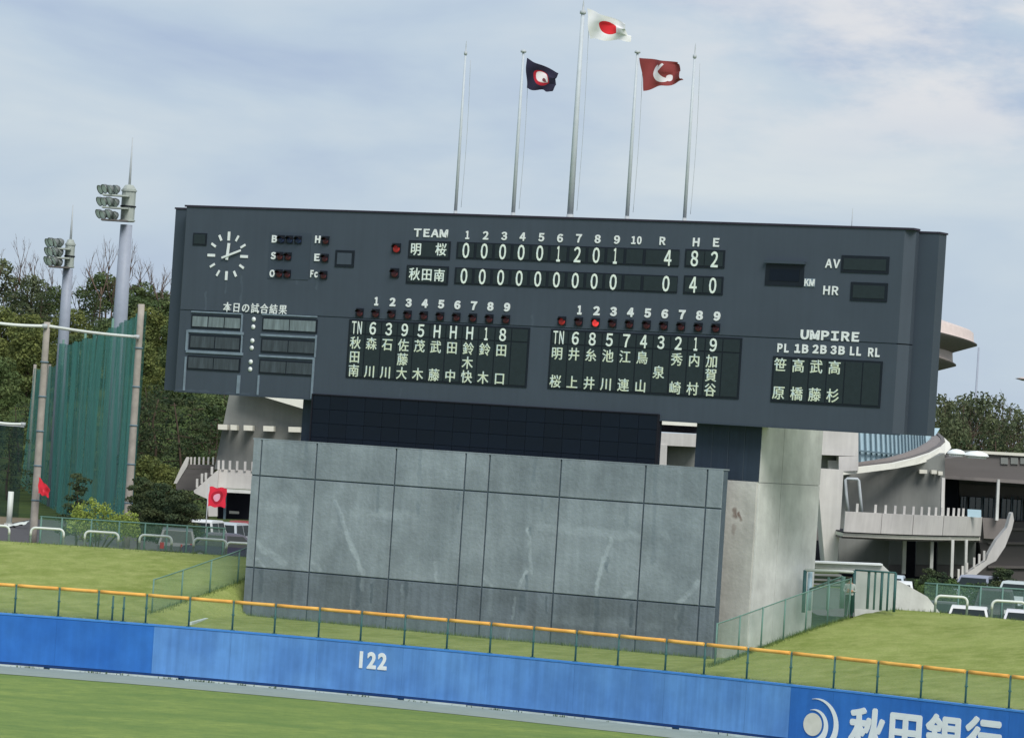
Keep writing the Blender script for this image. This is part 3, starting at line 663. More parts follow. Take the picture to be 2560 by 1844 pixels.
trim(222, 1030, 660, 1045, .055); trim(208, 1190, 655, 1206, .055); trim(795, 1062, 1230, 1076, .045); trim(782, 1228, 1220, 1240, .04)
trim(250, 885, 650, 885, .03); trim(805, 905, 1238, 908, .03)
trim(218, 1020, 212, 1180, .05); trim(205, 1230, 192, 1495, .04); trim(650, 900, 640, 1040, .03); trim(648, 1060, 640, 1200, .025); trim(625, 1375, 612, 1520, .07)
trim(1232, 1060, 1218, 1235, .03); trim(1208, 1250, 1195, 1560, .04); trim(780, 1375, 768, 1530, .035)
# video screen under the board: 19 x 3 modules
sc = empty('video_screen', OB, -TH, label='wide unlit dark navy video screen below the scoreboard', cat='video screen')
(sx0, sz1), (sx1, sz1b) = bu(783, 987, -.07), bu(1645, 1037, -.07); sz0 = bu(1215, 1120, -.07)[1] - .55; szt = (sz1 + sz1b) / 2
MB().box(sx0, sx1, -.02, .30, sz0, szt).build('backing_frame', G['screenframe'], sc)
b = MB(); b.box(sx0 - .02, sx1 + .02, -.10, .1, szt + .002, szt + .05); b.box(sx0 - .05, sx0 - .001, -.10, .1, sz0, szt + .04); b.box(sx1 + .001, sx1 + .05, -.10, .1, sz0, szt + .04); b.build('edge_frame', G['dark'], sc)
nc, nr = 19, 4
mw_ = (sx1 - sx0) / nc; mh = (szt - sz0) / nr
mm = MB().bevbox(.007, mw_ - .007, -.07, -.022, .007, mh - .007, .006).mesh('screen_module', G['screen'])
for i in range(nc):
    for j in range(nr): inst('screen_module', mm, sc, (sx0 + mw_ * i, 0, sz0 + mh * j))
# ------------------------------------------------------------------ grey wall in front
OW = W0.copy(); PW = W0
def wu(x, y): p = onplane(x, y, PW, NB) - OW; return p.dot(UB), p.z
gw = empty('grey_wall', OW, -TH, label='tall stained grey batter’s-eye wall of jointed panels under the scoreboard'.replace('batter’s-eye ', ''), cat='wall')
topx = [628, 655.7, 792.6, 991.5, 1165, 1224.8, 1403.7, 1614, 1766.5, 1804.5]
botx = [609, 625, 764, 962, 1136, 1196, 1374, 1586, 1742, 1787]
def topy(x): return 1097 + (x - 628) * (1171.7 - 1097) / (1804.5 - 628)
def boty(x): return 1537 + (x - 609) * (1642 - 1537) / (1787 - 609)
ue = [(wu(a, topy(a))[0] + wu(c, boty(c))[0]) / 2 for a, c in zip(topx, botx)]
zt = (wu(628, 1097)[1] + wu(1804.5, 1171.7)[1]) / 2; zbm = (wu(609, 1537)[1] + wu(1787, 1642)[1]) / 2
zj1 = (wu(649, 1190.5)[1] + wu(1785, 1268)[1]) / 2; zj2 = (wu(633, 1419.6)[1] + wu(1777, 1514)[1]) / 2
print('WALL', ue[0], ue[-1], zt, zj1, zj2, zbm, 'world base', OW.z)
# the wall's paint stains: pale mineral runs and dark drips, drawn in the wall's own plane
def stain_segments(m_, segs, colr, thr=.05):
    t = m_.node_tree; b = t.nodes['Principled BSDF']; lk = b.inputs['Base Color'].links[0]; src = lk.from_socket
    tc = N(t, 'ShaderNodeTexCoord'); no = N(t, 'ShaderNodeTexNoise'); no.inputs['Scale'].default_value = 2.2; no.inputs['Detail'].default_value = 5; t.links.new(tc.outputs['Object'], no.inputs[0])
    sb_ = N(t, 'ShaderNodeVectorMath', operation='SUBTRACT'); t.links.new(no.outputs[1], sb_.inputs[0]); sb_.inputs[1].default_value = (.5, .5, .5)
    sc_ = N(t, 'ShaderNodeVectorMath', operation='SCALE'); t.links.new(sb_.outputs[0], sc_.inputs[0]); sc_.inputs[3].default_value = .35
    ad = N(t, 'ShaderNodeVectorMath', operation='ADD'); t.links.new(tc.outputs['Object'], ad.inputs[0]); t.links.new(sc_.outputs[0], ad.inputs[1])
    ml = N(t, 'ShaderNodeVectorMath', operation='MULTIPLY'); t.links.new(ad.outputs[0], ml.inputs[0]); ml.inputs[1].default_value = (1, 0, 1)
    P_ = ml.outputs[0]; acc = None
    for (ax, az, cx_, cz_, r_, k_) in segs:
        A_ = Vector((ax, 0, az)); D_ = Vector((cx_ - ax, 0, cz_ - az)); L2 = D_.length_squared
        s_ = N(t, 'ShaderNodeVectorMath', operation='SUBTRACT'); t.links.new(P_, s_.inputs[0]); s_.inputs[1].default_value = A_
        d_ = N(t, 'ShaderNodeVectorMath', operation='DOT_PRODUCT'); t.links.new(s_.outputs[0], d_.inputs[0]); d_.inputs[1].default_value = D_ / L2
        cl = N(t, 'ShaderNodeClamp'); t.links.new(d_.outputs['Value'], cl.inputs[0])
        q_ = N(t, 'ShaderNodeVectorMath', operation='SCALE'); q_.inputs[0].default_value = D_; t.links.new(cl.outputs[0], q_.inputs[3])
        e_ = N(t, 'ShaderNodeVectorMath', operation='DISTANCE'); t.links.new(s_.outputs[0], e_.inputs[0]); t.links.new(q_.outputs[0], e_.inputs[1])
        mr = N(t, 'ShaderNodeMapRange'); mr.interpolation_type = 'SMOOTHSTEP'; t.links.new(e_.outputs['Value'], mr.inputs[0]); mr.inputs[1].default_value = r_ * .3; mr.inputs[2].default_value = r_; mr.inputs[3].default_value = k_; mr.inputs[4].default_value = 0
        acc = mr.outputs[0] if acc is None else M(t, 'MAXIMUM', acc, mr.outputs[0])
    br = N(t, 'ShaderNodeMapRange'); t.links.new(no.outputs[0], br.inputs[0]); br.inputs[1].default_value = .35; br.inputs[2].default_value = .6; br.inputs[3].default_value = .35; br.inputs[4].default_value = 1
    acc = M(t, 'MULTIPLY', acc, br.outputs[0])
    mx_ = N(t, 'ShaderNodeMix', data_type='RGBA'); t.links.new(acc, mx_.inputs[0]); t.links.new(src, mx_.inputs[6]); mx_.inputs[7].default_value = colr; t.links.new(mx_.outputs[2], b.inputs['Base Color'])
WA = lambda x, y: wu(600 + x / 3.142, 1060 + y / 3.142)
WB = lambda x, y: wu(1200 + x / 3.142, 1120 + y / 3.142)
def sg(Kf, pts, r_, k_): return [(*Kf(*a), *Kf(*c), r_, k_) for a, c in zip(pts, pts[1:])]
light = sg(WA, [(750, 610), (840, 850), (965, 1170)], .16, .75) + sg(WA, [(130, 930), (230, 1010), (350, 1090)], .22, .5) + sg(WA, [(130, 1060), (190, 1125)], .14, .6) \
    + sg(WA, [(1530, 1090), (1545, 1235)], .13, .5) + sg(WA, [(170, 650), (450, 660)], .28, .4) + sg(WA, [(900, 690), (1380, 720)], .26, .35) + sg(WA, [(560, 1090), (630, 1140)], .12, .4) + sg(WA, [(150, 1330), (1150, 1400)], .30, .28) \
    + sg(WB, [(380, 630), (400, 980)], .12, .7) + sg(WB, [(370, 970), (300, 1080), (265, 1330)], .12, .7) + sg(WB, [(1035, 710), (970, 880), (905, 1160)], .13, .75) + sg(WB, [(1720, 1050), (1570, 1210)], .18, .55) + sg(WB, [(450, 620), (1240, 690)], .25, .35) + sg(WB, [(1130, 1165), (1190, 1130)], .12, .5) + sg(WB, [(1450, 680), (1470, 720)], .25, .4) + sg(WB, [(30, 1010), (90, 1090)], .12, .5)
darkk = sg(WA, [(525, 150), (510, 400)], .12, .5) + sg(WA, [(490, 620), (480, 1000)], .25, .3) + sg(WA, [(745, 620), (800, 800)], .14, .4) + sg(WA, [(1085, 500), (1080, 680)], .12, .5) + sg(WA, [(1420, 200), (1400, 720)], .14, .45) + sg(WA, [(1720, 550), (1715, 700)], .08, .6) \
    + sg(WB, [(435, 90), (425, 260)], .12, .45) + sg(WB, [(490, 410), (488, 480)], .1, .5) + sg(WB, [(395, 620), (392, 670)], .07, .8) + sg(WB, [(370, 1010), (365, 1100)], .09, .8) + sg(WB, [(1000, 860), (995, 960)], .09, .75) + sg(WB, [(1380, 150), (1360, 900)], .14, .4) + sg(WB, [(1155, 450), (1150, 600)], .1, .45)
dlow = sg(WA, [(165, 1140), (165, 1320)], .16, .6) + sg(WA, [(410, 1195), (405, 1360)], .09, .7) + sg(WA, [(935, 1200), (930, 1420)], .14, .6) + sg(WA, [(1040, 1260), (1030, 1400)], .08, .7) + sg(WA, [(1310, 1190), (1305, 1350)], .12, .6) \
    + sg(WB, [(340, 1120), (335, 1260)], .2, .6) + sg(WB, [(920, 1170), (915, 1440)], .16, .6) + sg(WB, [(1195, 1230), (1190, 1400)], .09, .7) + sg(WB, [(525, 1170), (520, 1300)], .09, .6) + sg(WB, [(1600, 1240), (1560, 1400)], .14, .5)
llow = sg(WA, [(965, 1190), (960, 1300)], .1, .5) + sg(WA, [(1275, 1260), (1270, 1500)], .1, .45) + sg(WA, [(870, 1340), (860, 1580)], .07, .5) + sg(WB, [(275, 1180), (260, 1330)], .1, .6) + sg(WB, [(240, 1400), (220, 1530)], .06, .6) + sg(WB, [(80, 1100), (85, 1300)], .14, .35) + sg(WB, [(600, 1340), (1400, 1400)], .3, .3) + sg(WB, [(1540, 1250), (1540, 1450)], .1, .4)
stain_segments(G['board'], [(*K2(*a), *K2(*c), .07, .35) for a, c in (((515, 640), (515, 720)), ((640, 600), (640, 800)), ((365, 730), (362, 860)), ((1075, 600), (1072, 660)), ((1235, 645), (1232, 700)), ((110, 1490), (700, 1530)))] + [(*K5(*a), *K5(*c), .08, .25) for a, c in (((2150, 300), (2148, 420)), ((700, 1100), (698, 1180)))], lin((104, 118, 132), .8))
stain_segments(G['concrete'], light, lin((158, 169, 175), 1.2)); stain_segments(G['concrete'], darkk, lin((98, 111, 120), 1.14))
stain_segments(G['concrete2'], llow, lin((134, 145, 152), 1.1)); stain_segments(G['concrete2'], dlow, lin((74, 86, 94), 1.1))
MB().box(ue[0] + .03, ue[-1] - .03, .06, .40, zbm - .4, zt - .04).build('wall_core', G['joint'], gw)
gj = .038
for i in range(9):
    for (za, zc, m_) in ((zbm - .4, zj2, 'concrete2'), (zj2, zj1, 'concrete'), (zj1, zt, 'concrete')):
        MB().bevbox(ue[i] + gj, ue[i + 1] - gj, 0, .062, za + gj * .7, zc - gj * .7, .01).build('concrete_panel', G[m_], gw)
MB().box(ue[0], ue[-1], .0, .45, zt - .022, zt + .03).build('wall_cap', G['concrete'], gw)

# ------------------------------------------------------------------ concrete tower carrying the board
tp = PB - NB * .72                         # its front plane, behind the board's slab
def tu(x, y): p = onplane(x, y, tp, NB) - OB; return p.dot(UB), p.z
ct = empty('concrete_tower', OB - NB * .72, -TH, label='pale concrete tower with dark blue cladding holding up the right end of the scoreboard', cat='building')
txl = (tu(1744, 1058)[0] + tu(1737, 1160)[0]) / 2; txr = (tu(1904.6, 1068)[0] + tu(1896, 1205)[0]) / 2 ; tpz = tu(1850, 1202)[1]
tcz = OB.z; gnd = 1.6 - OB.z
depth = 0
for dd in [i * .05 for i in range(60, 180)]:
    p = OB - NB * (.72 + dd) + UB * txr; d = p - EYE; xx = 1280 + LENS_PX * d.dot(RIGHT) / d.dot(FWD)
    if xx > 2052 + (4) : depth = dd; break
print('TOWER', txl, txr, tpz, depth)
zu = z1 - 1.0
# lower block, upper block (jointed slabs on the visible right side)
MB().box(txl, txr - .03, .03, depth, gnd, zu).build('core', G['lightcon'], ct)
b = MB(); b.box(txl - .02, txr + .0, -.0, .028, tpz + .02, zu); b.build('cladding', G['clad'], ct)
for k in range(3):
    xx = txl + (txr - txl) * (k + 1) / 4; MB().box(xx - .02, xx + .02, -.012, -.001, tpz + .03, zu - .1).build('cladding_rib', G['board_side'], ct)
MB().bevbox(txl, txr - .03, -.05, .028, gnd, tpz, .01).build('front_slab', G['towercon'], ct)
TG = lambda x, y: tu(x, y)
stain_segments(G['towercon'], sg(TG, [(1837, 1276), (1840, 1290)], .16, .9) + sg(TG, [(1850, 1282), (1853, 1300)], .10, .8) + sg(TG, [(1838, 1315), (1834, 1330)], .12, .4), lin((112, 88, 78)))
zh = tu(1990, 1212)[1]
sy = [0.02, depth * .36, depth]
def sideslab(ya, yb, za, zc, nm='side_slab'):
    b = MB(); b.box(txr - .028, txr + .03, ya + .012, yb - .012, za + .012, zc - .012); b.build(nm, G['lightcon'], ct)
for ya, yb in zip(sy, sy[1:]):
    sideslab(ya, yb, gnd, zh); sideslab(ya, yb, zh, zu)
# left support post of the screen
pl0, pl1 = tu(754, 1050)[0], tu(783, 1050)[0] + .4
MB().box(pl0, pl1, .03, 1.2, gnd, z0 + .5).build('support_column', G['clad'], ct)
# rust stain patches high on the tower's front slab
# ------------------------------------------------------------------ flagpoles and flags
yp = 1.0
plp = PB - NB * yp
def pu(x, y): p = onplane(x, y, plp, NB) - OB; return p.dot(UB), p.z
F = lambda x, y: (1120 + x / 2.918, y / 2.918)
poles = [((133, 300), (55, 1560), .10, 'slim bare flagpole leftmost of the five on the scoreboard roof', True), ((550, 375), (475, 1570), .12, 'flagpole flying the dark navy flag, second from left on the scoreboard roof', False),
         ((990, 0), (890, 1585), .19, 'tallest thickest flagpole, flying the white flag with a red disc', True), ((1380, 380), (1308, 1600), .12, 'flagpole flying the brick red flag on the scoreboard roof', False),
         ((1803, 320), (1727, 1610), .11, 'slim bare flagpole rightmost of the five on the scoreboard roof', True)]
pinfo = []
for a, c, d_, lb, fin_ in poles:
    ua, zt_p = pu(*F(*a)); uc, _ = pu(*F(*c)); u_ = (ua + uc) / 2
    zb_p = z1 + .0
    o = empty('flagpole', OB + UB * u_ - NB * yp + Vector((0, 0, z1)), 0, label=lb, cat='flagpole', group='flagpoles on the scoreboard roof')
    H = zt_p - z1; r_ = d_ / 2 * .98
    hh = H - (.55 if fin_ else .05)
    MB().tube([(0, 0, -.3), (0, 0, hh * .5), (0, 0, hh)], [r_ * 1.35, r_ * 1.1, r_ * .75], 12).build('pole', G['darkpole'], o)
    MB().lathe([(0, 0), (r_ * 2.2, 0), (r_ * 2.2, .05), (r_ * 1.5, .08), (r_ * 1.5, .3), (0, .3)], (0, 0, -.06), 14).build('base_collar', G['pole'], o)
    if fin_: MB().lathe([(0, -.01), (r_ * 1.3, 0), (r_ * 1.3, .12), (r_ * .5, .14), (r_ * .35, .34), (.006, .56)], (0, 0, hh), 10).build('lightning_spike', G['pole'], o)
    else: MB().lathe([(0, 0), (r_ * 1.8, .0), (r_ * 2.0, .05), (r_ * 1.5, .10), (0, .12)], (0, 0, hh), 12).build('pole_cap', G['pole'], o)
    n = 16; MB().tube([(r_ + .16 + .05 * math.sin(math.pi * i / n), 0, .4 + (hh - .6) * i / n) for i in range(n + 1)], .008, 4).build('halyard', G['pole'], o)
    pinfo.append((u_, hh + z1))
def flag_mat(name, build):
    m = bpy.data.materials.new(name); m.use_nodes = True; t = m.node_tree; b = t.nodes['Principled BSDF']; b.inputs['Roughness'].default_value = .85
    uv = N(t, 'ShaderNodeUVMap'); s_ = N(t, 'ShaderNodeSeparateXYZ'); t.links.new(uv.outputs[0], s_.inputs[0])
    col = build(t, s_.outputs[0], s_.outputs[1]); t.links.new(col, b.inputs['Base Color']); b.inputs['Subsurface Weight'].default_value = 0
    return m
def disc(t, x, y, cx_, cy_, r_, ax=1.5):
    dx = M(t, 'MULTIPLY', M(t, 'SUBTRACT', x, cx_), ax); dy = M(t, 'SUBTRACT', y, cy_)
    d = M(t, 'SQRT', M(t, 'ADD', M(t, 'MULTIPLY', dx, dx), M(t, 'MULTIPLY', dy, dy))); return M(t, 'LESS_THAN', d, r_)
def mixc(t, f, a, c):
    n = N(t, 'ShaderNodeMix', data_type='RGBA'); t.links.new(f, n.inputs[0])
    for i, v in ((6, a), (7, c)):
        if isinstance(v, tuple): n.inputs[i].default_value = v
        else: t.links.new(v, n.inputs[i])
    return n.outputs[2]
fm1 = flag_mat('white_flag_red_disc', lambda t, x, y: mixc(t, disc(t, x, y, .5, .5, .30), lin((232, 232, 240)), lin((208, 34, 44))))
def navy(t, x, y):
    c = mixc(t, disc(t, x, y, .48, .50, .31, 1.25), lin((34, 30, 56)), lin((186, 32, 52)))
    c = mixc(t, disc(t, x, y, .50, .53, .235, 1.25), c, lin((236, 224, 226)))
    c = mixc(t, disc(t, x, y, .56, .44, .10, 1.6), c, lin((120, 60, 70))); return c
fm2 = flag_mat('navy_flag_round_emblem', navy)
def brick(t, x, y):
    A_ = disc(t, x, y, .50, .47, .30, 1.35); B_c = disc(t, x, y, .62, .58, .27, 1.35)
    c_ = M(t, 'MULTIPLY', A_, M(t, 'SUBTRACT', 1, B_c))
    # stroke upwards to the right
    st = M(t, 'LESS_THAN', M(t, 'ABSOLUTE', M(t, 'SUBTRACT', M(t, 'SUBTRACT', y, .62), M(t, 'MULTIPLY', M(t, 'SUBTRACT', x, .42), .95))), .045)
    st = M(t, 'MULTIPLY', st, M(t, 'MULTIPLY', M(t, 'GREATER_THAN', x, .40), M(t, 'LESS_THAN', x, .64)))
    k = M(t, 'MAXIMUM', M(t, 'MAXIMUM', c_, st), disc(t, x, y, .67, .30, .10, 1.35)); return mixc(t, k, lin((138, 58, 58)), lin((232, 226, 232)))
fm3 = flag_mat('brick_red_flag_white_mark', brick)
def flag(corners, m_, lb, amp, pole_y, waves=2.2, ph=0.0, group=None, name='flag', K_=F, plane=None):
    # corners TL TR BR BL measured in the photo, laid out in the pole's plane; cloth billows out of it
    pts = []
    for c in corners:
        x, y = K_(*c); p = onplane(x, y, plane or plp, NB); pts.append(p)
    TL, TR, BR, BL = pts
    def fn(s, t):
        p = (TL * (1 - s) + TR * s) * (1 - t) + (BL * (1 - s) + BR * s) * t
        a = amp * (.15 + s) * math.sin(waves * 2 * math.pi * s + 2.2 * t + ph) + amp * .4 * math.sin(9 * s + 7 * t + ph)
        edge = .06 * math.sin(17 * t + ph) * s + .05 * math.sin(11 * s + ph) * (1 if t > .9 else .4)
        return p - NB * a * .9 + Vector((0, 0, edge * .8)) + UB * (.05 * math.sin(9 * t + ph) * s)
    b = MB(); nu, nv = 36, 22; b.grid(lambda s, t: fn(s, t) - TL, nu, nv)
    me = b.mesh(name, m_); uvl = me.uv_layers.new(name='UVMap')
    for poly in me.polygons:
        for li in poly.loop_indices:
            vi = me.loops[li].vertex_index; i, j = vi % (nu + 1), vi // (nu + 1); uvl.data[li].uv = (i / nu, 1 - j / nv)
    o = bpy.data.objects.new(name, me); o.location = TL; link(o); return tag(o, lb, 'flag', group)
flag(((1010, 62), (1300, 180), (1335, 292), (1032, 287)), fm1, 'white flag with a red disc flying from the tallest pole', .16, 0, 1.6, .5)
flag(((570, 424), (812, 548), (778, 672), (574, 648)), fm2, 'dark navy flag with a round red and white emblem', .14, 0, 1.3, 2.0)
flag(((1400, 422), (1676, 448), (1722, 600), (1430, 660)), fm3, 'brick red flag with a white curved mark and ball', .14, 0, 1.8, 4.0)
# thin aerial at the right of the roof
pA = onplane(2132, 521, plp, NB); pBt = onplane(2132, 562, plp, NB)
o = empty('aerial', Vector((pA.x, pA.y, OB.z + z1)), label='thin grey aerial rod on the right part of the scoreboard roof', cat='antenna')
MB().tube([(0, 0, -.2), (0, 0, pA.z - OB.z - z1)], .015, 6).build('rod', G['pole'], o); MB().lathe([(0, 0), (.06, 0), (.06, .1), (0, .12)], (0, 0, -.06), 8).build('foot', G['pole'], o)
# ------------------------------------------------------------------ far things behind the board
class Th:
    def __init__(s, name, loc, **k): s.o = empty(name, loc, **k); s.c = Vector(loc)
    def poly(s, name, pts, Y, depth, m_, **k):
        b = MB(); q = [at(x, y, Y) - s.c for x, y in pts]; b.prism(q, (0, depth, 0)); return b.build(name, G[m_], s.o, **k)
    def tube(s, name, pts, Y, r, m_, n=8):
        Ys = Y if isinstance(Y, list) else [Y] * len(pts)
        return MB().tube([at(x, y, q) - s.c for (x, y), q in zip(pts, Ys)], r, n).build(name, G[m_], s.o)
PZ = 3.4                                    # level of the car park behind the bank
a = onz(640, 1340, PZ)
b = MB(); b.add([(-34, 176, PZ + .03), (-5, 176, PZ + .03), (-5, 262, PZ + .03), (-26, 262, PZ + .03)], [(0, 1, 2, 3)]); b.build('car_park', G['asphalt'], kind='structure')
b = MB(); b.add([(13.5, 168, PZ + .03), (60, 160, PZ + .03), (70, 205, PZ + .03), (13.5, 205, PZ + .03)], [(0, 1, 2, 3)]); b.build('car_park', G['asphalt'], kind='structure')
b = MB(); b.add([(-38, 206, PZ + .04), (-27.5, 206, PZ + .04), (-28, 246, PZ + .04), (-48, 246, PZ + .04)], [(0, 1, 2, 3)]); b.build('bare_ground', G['dirt'], kind='structure')
# --- left wing of the arena
A = Th('arena_wing', (-14.5, 222, PZ), label='brown-grey slanting arena wing with small cream boxes, seen left below the scoreboard', cat='building')
A.poly('slanted_wall', [(577, 965), (800, 965), (800, 1200), (536, 1172)], 222, 12, 'brown')
A.poly('eave', [(600, 974), (800, 1034), (800, 970), (600, 962)], 220.5, 1.4, 'white_eave')
for x0, x1 in ((545, 568), (576, 592), (609, 631), (658, 684), (721, 751)):
    y = 1060 + (x0 - 545) * .035; A.poly('vent_box', [(x0, y), (x1, y + 1), (x1, y + 14), (x0, y + 13)], 220, 1.9, 'cream')
A.poly('parapet', [(547, 1172), (660, 1177), (660, 1225), (536, 1218)], 208, .4, 'arenacon')
A.poly('stair_parapet', [(547, 1172), (484, 1226), (486, 1232), (519, 1247), (521, 1290), (543, 1290), (543, 1218)], 207.5, .45, 'arenacon')
A.poly('ledge', [(540, 1220), (660, 1227), (660, 1235), (540, 1229)], 207.6, .3, 'lightcon')
A.poly('terrace_deck', [(484, 1190), (547, 1176), (660, 1181), (660, 1200)], 208.5, 13, 'brown2')
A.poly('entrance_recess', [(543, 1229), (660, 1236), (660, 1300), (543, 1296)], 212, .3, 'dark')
A.poly('entrance_jamb', [(560, 1231), (566, 1231), (563, 1297), (558, 1297)], 209, .4, 'rib')
A.poly('small_cream_box', [(573, 1276), (597, 1278), (597, 1284), (573, 1283)], 210, .2, 'cream')  # little cream box inside the entrance opening
for x, y0, y1 in ((547, 1150, 1173), (558, 1150, 1174), (575, 1151, 1175), (593, 1152, 1176), (613, 1153, 1177), (632, 1154, 1178), (530, 1166, 1186), (515, 1181, 1200), (505, 1183, 1208), (493, 1196, 1218)):
    A.poly('baluster', [(x - 3, y0), (x + 2.5, y0), (x + 2, y1), (x - 3.5, y1)], 207.9, .25, 'arenacon')
A.poly('terrace_edge', [(466, 1160), (536, 1163), (536, 1173), (462, 1171)], 226, 1.5, 'brown2')
A.poly('terrace_shade_wall', [(462, 1172), (536, 1174), (505, 1222), (440, 1232), (440, 1210)], 229, .4, 'brown2')
for x in (470, 478, 487, 498, 509, 521, 533): A.poly('baluster', [(x - 2.2, 1142), (x + 2, 1142), (x + 1.5, 1161), (x - 2.8, 1161)], 226.1, .25, 'arenacon')
A.poly('stair_fin', [(466, 1142), (473, 1144), (468, 1165), (442, 1208), (434, 1208), (450, 1172)], 225.6, .5, 'arenacon')
# --- right wing of the arena
B = Th('arena_hall', (30, 214, PZ), label='concrete arena hall with curved terrace, white roof edge and columns, right of the scoreboard', cat='building')
B.poly('roof_block', [(1640, 1040), (1748, 1046), (1748, 1066), (1640, 1060)], 232, 8, 'white_eave')
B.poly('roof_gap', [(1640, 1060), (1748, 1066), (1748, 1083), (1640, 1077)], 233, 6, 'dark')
B.poly('hall_wall', [(1600, 1079), (1748, 1085), (1748, 1117), (1600, 1110)], 231.5, 6, 'arenacon')
B.poly('hall_pier', [(1600, 1110), (1668, 1112), (1665, 1200), (1600, 1200)], 231.4, 6, 'arenacon')
B.poly('hall_panel', [(1668, 1112), (1748, 1117), (1748, 1200), (1665, 1200)], 233, 4, 'brown')
B.poly('block_top', [(2040, 1052), (2146, 1056), (2146, 1140), (2040, 1136)], 212, 8, 'arenacon')
B.poly('block_side', [(2097, 1140), (2146, 1140), (2146, 1176), (2097, 1178)], 212, 8, 'arenacon')
B.poly('niche_back', [(2040, 1136), (2098, 1137), (2098, 1176), (2040, 1176)], 213.6, .4, 'brown')
B.poly('niche_step', [(2072, 1150), (2098, 1151), (2098, 1176), (2072, 1176)], 212.8, .8, 'arenacon')
B.poly('tapered_pier', [(2042, 1170), (2109, 1174), (2104, 1260), (2093, 1416), (2063, 1416), (2052, 1290)], 208, 3, 'arenacon')
B.poly('back_wall_strip', [(2028, 1180), (2056, 1180), (2062, 1350), (2026, 1350)], 214, .5, 'soffit')
B.poly('dark_opening', [(2020, 1349), (2062, 1351), (2066, 1420), (2020, 1420)], 213.5, .5, 'dark')
B.poly('curved_wall', [(2100, 1180), (2240, 1166), (2310, 1152), (2362, 1132), (2362, 1300), (2100, 1296)], 216, 6, 'brown')
Lw = [(2104, 1187), (2160, 1181), (2237, 1171), (2290, 1161), (2330, 1150), (2362, 1136), (2378, 1119), (2374, 1106), (2360, 1093), (2340, 1079)]
Uw = [(2104, 1173), (2160, 1166), (2237, 1157), (2288, 1145), (2325, 1133), (2352, 1118), (2364, 1106), (2362, 1098), (2352, 1089), (2338, 1078)]
Yw = [212, 212.4, 213.4, 214.8, 216.6, 219.5, 224, 229, 236, 244]
def bandmesh(T, name, lo, up, Ys, th, m_):
    b = MB(); v = []
    for (l, u, Y) in zip(lo, up, Ys):
        pl, pu_ = at(*l, Y) - T.c, at(*u, Y) - T.c; v += [pl, pu_, pu_ + Vector((-th * .3, th, 0)), pl + Vector((-th * .3, th, 0))]
    n = len(lo); b.add(v, [(4 * i + k, 4 * i + 4 + k, 4 * i + 4 + (k + 1) % 4, 4 * i + (k + 1) % 4) for i in range(n - 1) for k in range(4)] + [(3, 2, 1, 0), (4 * n - 4, 4 * n - 3, 4 * n - 2, 4 * n - 1)])
    return b.build(name, G[m_], T.o)
bandmesh(B, 'roof_edge', Lw, Uw, Yw, .5, 'white_eave')
bandmesh(B, 'gutter', [(x, y + 1) for x, y in Uw], [(x - 2, y - 5) for x, y in Uw], [y + .8 for y in Yw], .5, 'brown2')
bandmesh(B, 'roof_slope', [(x - 1, y - 3) for x, y in Uw], [(2104, 1160), (2155, 1155), (2225, 1144), (2268, 1132), (2298, 1120), (2322, 1106), (2334, 1097), (2336, 1092), (2336, 1086), (2334, 1077)], [y + 2 for y in Yw], .4, 'soffit')
B.poly('clerestory_glass', [(2140, 1060), (2350, 1070), (2336, 1092), (2326, 1106), (2290, 1130), (2225, 1149), (2140, 1162)], 236, .3, 'clere')
rx = [2148, 2163, 2177, 2190, 2203, 2215, 2226, 2236, 2246, 2255, 2263, 2271, 2279, 2286, 2293, 2300, 2306, 2312]
for i, x in enumerate(rx):
    w_ = 1.9 * (1 - i / 26); yb_ = 1160 - (x - 2140) * .12 - max(0, x - 2225) * .22
    B.poly('rib', [(x - w_, 1062), (x + w_, 1062), (x + w_ + 3, yb_), (x - w_ + 3, yb_)], 235.85, .13, 'rib')
B.poly('glass_rail', [(2147, 1124), (2256, 1135), (2256, 1139), (2147, 1128)], 235.7, .12, 'rib')
for x0, x1, y in ((2299, 2318, 1173), (2329, 2342, 1174), (2346, 2357, 1177)): B.poly('wall_lamp', [(x0, y), (x1, y + 1), (x1, y + 10), (x0, y + 10)], 215.2, .7, 'cream')
B.tube('frame_tube', [(2121, 1278), (2116, 1236), (2114, 1199), (2118, 1196), (2144, 1197), (2147, 1201), (2151, 1240), (2155, 1279)], 206.2, .075, 'pole')
B.poly('flat_roof_wall', [(2361, 1146), (2410, 1140), (2465, 1134), (2760, 1150), (2760, 1220), (2361, 1195)], 218, 22, 'brown2')
B.poly('coping', [(2440, 1126), (2760, 1143), (2760, 1151), (2440, 1133)], 217.8, 22, 'cream')
for x in (2502, 2527, 2551): B.poly('vent_panel', [(x, 1143), (x + 18, 1144), (x + 18, 1160), (x, 1159)], 217.9, .2, 'brown')
B.poly('lintel', [(2361, 1188), (2760, 1212), (2760, 1222), (2361, 1196)], 217.4, 1.0, 'soffit')
B.poly('recess_wall', [(2355, 1190), (2760, 1214), (2760, 1345), (2355, 1322)], 227, .5, 'brown')
B.poly('dark_bay', [(2362, 1196), (2397, 1198), (2397, 1300), (2362, 1298)], 225.5, 1.4, 'dark')
B.poly('pale_band', [(2398, 1208), (2760, 1230), (2760, 1262), (2398, 1238)], 226.5, .4, 'soffit')
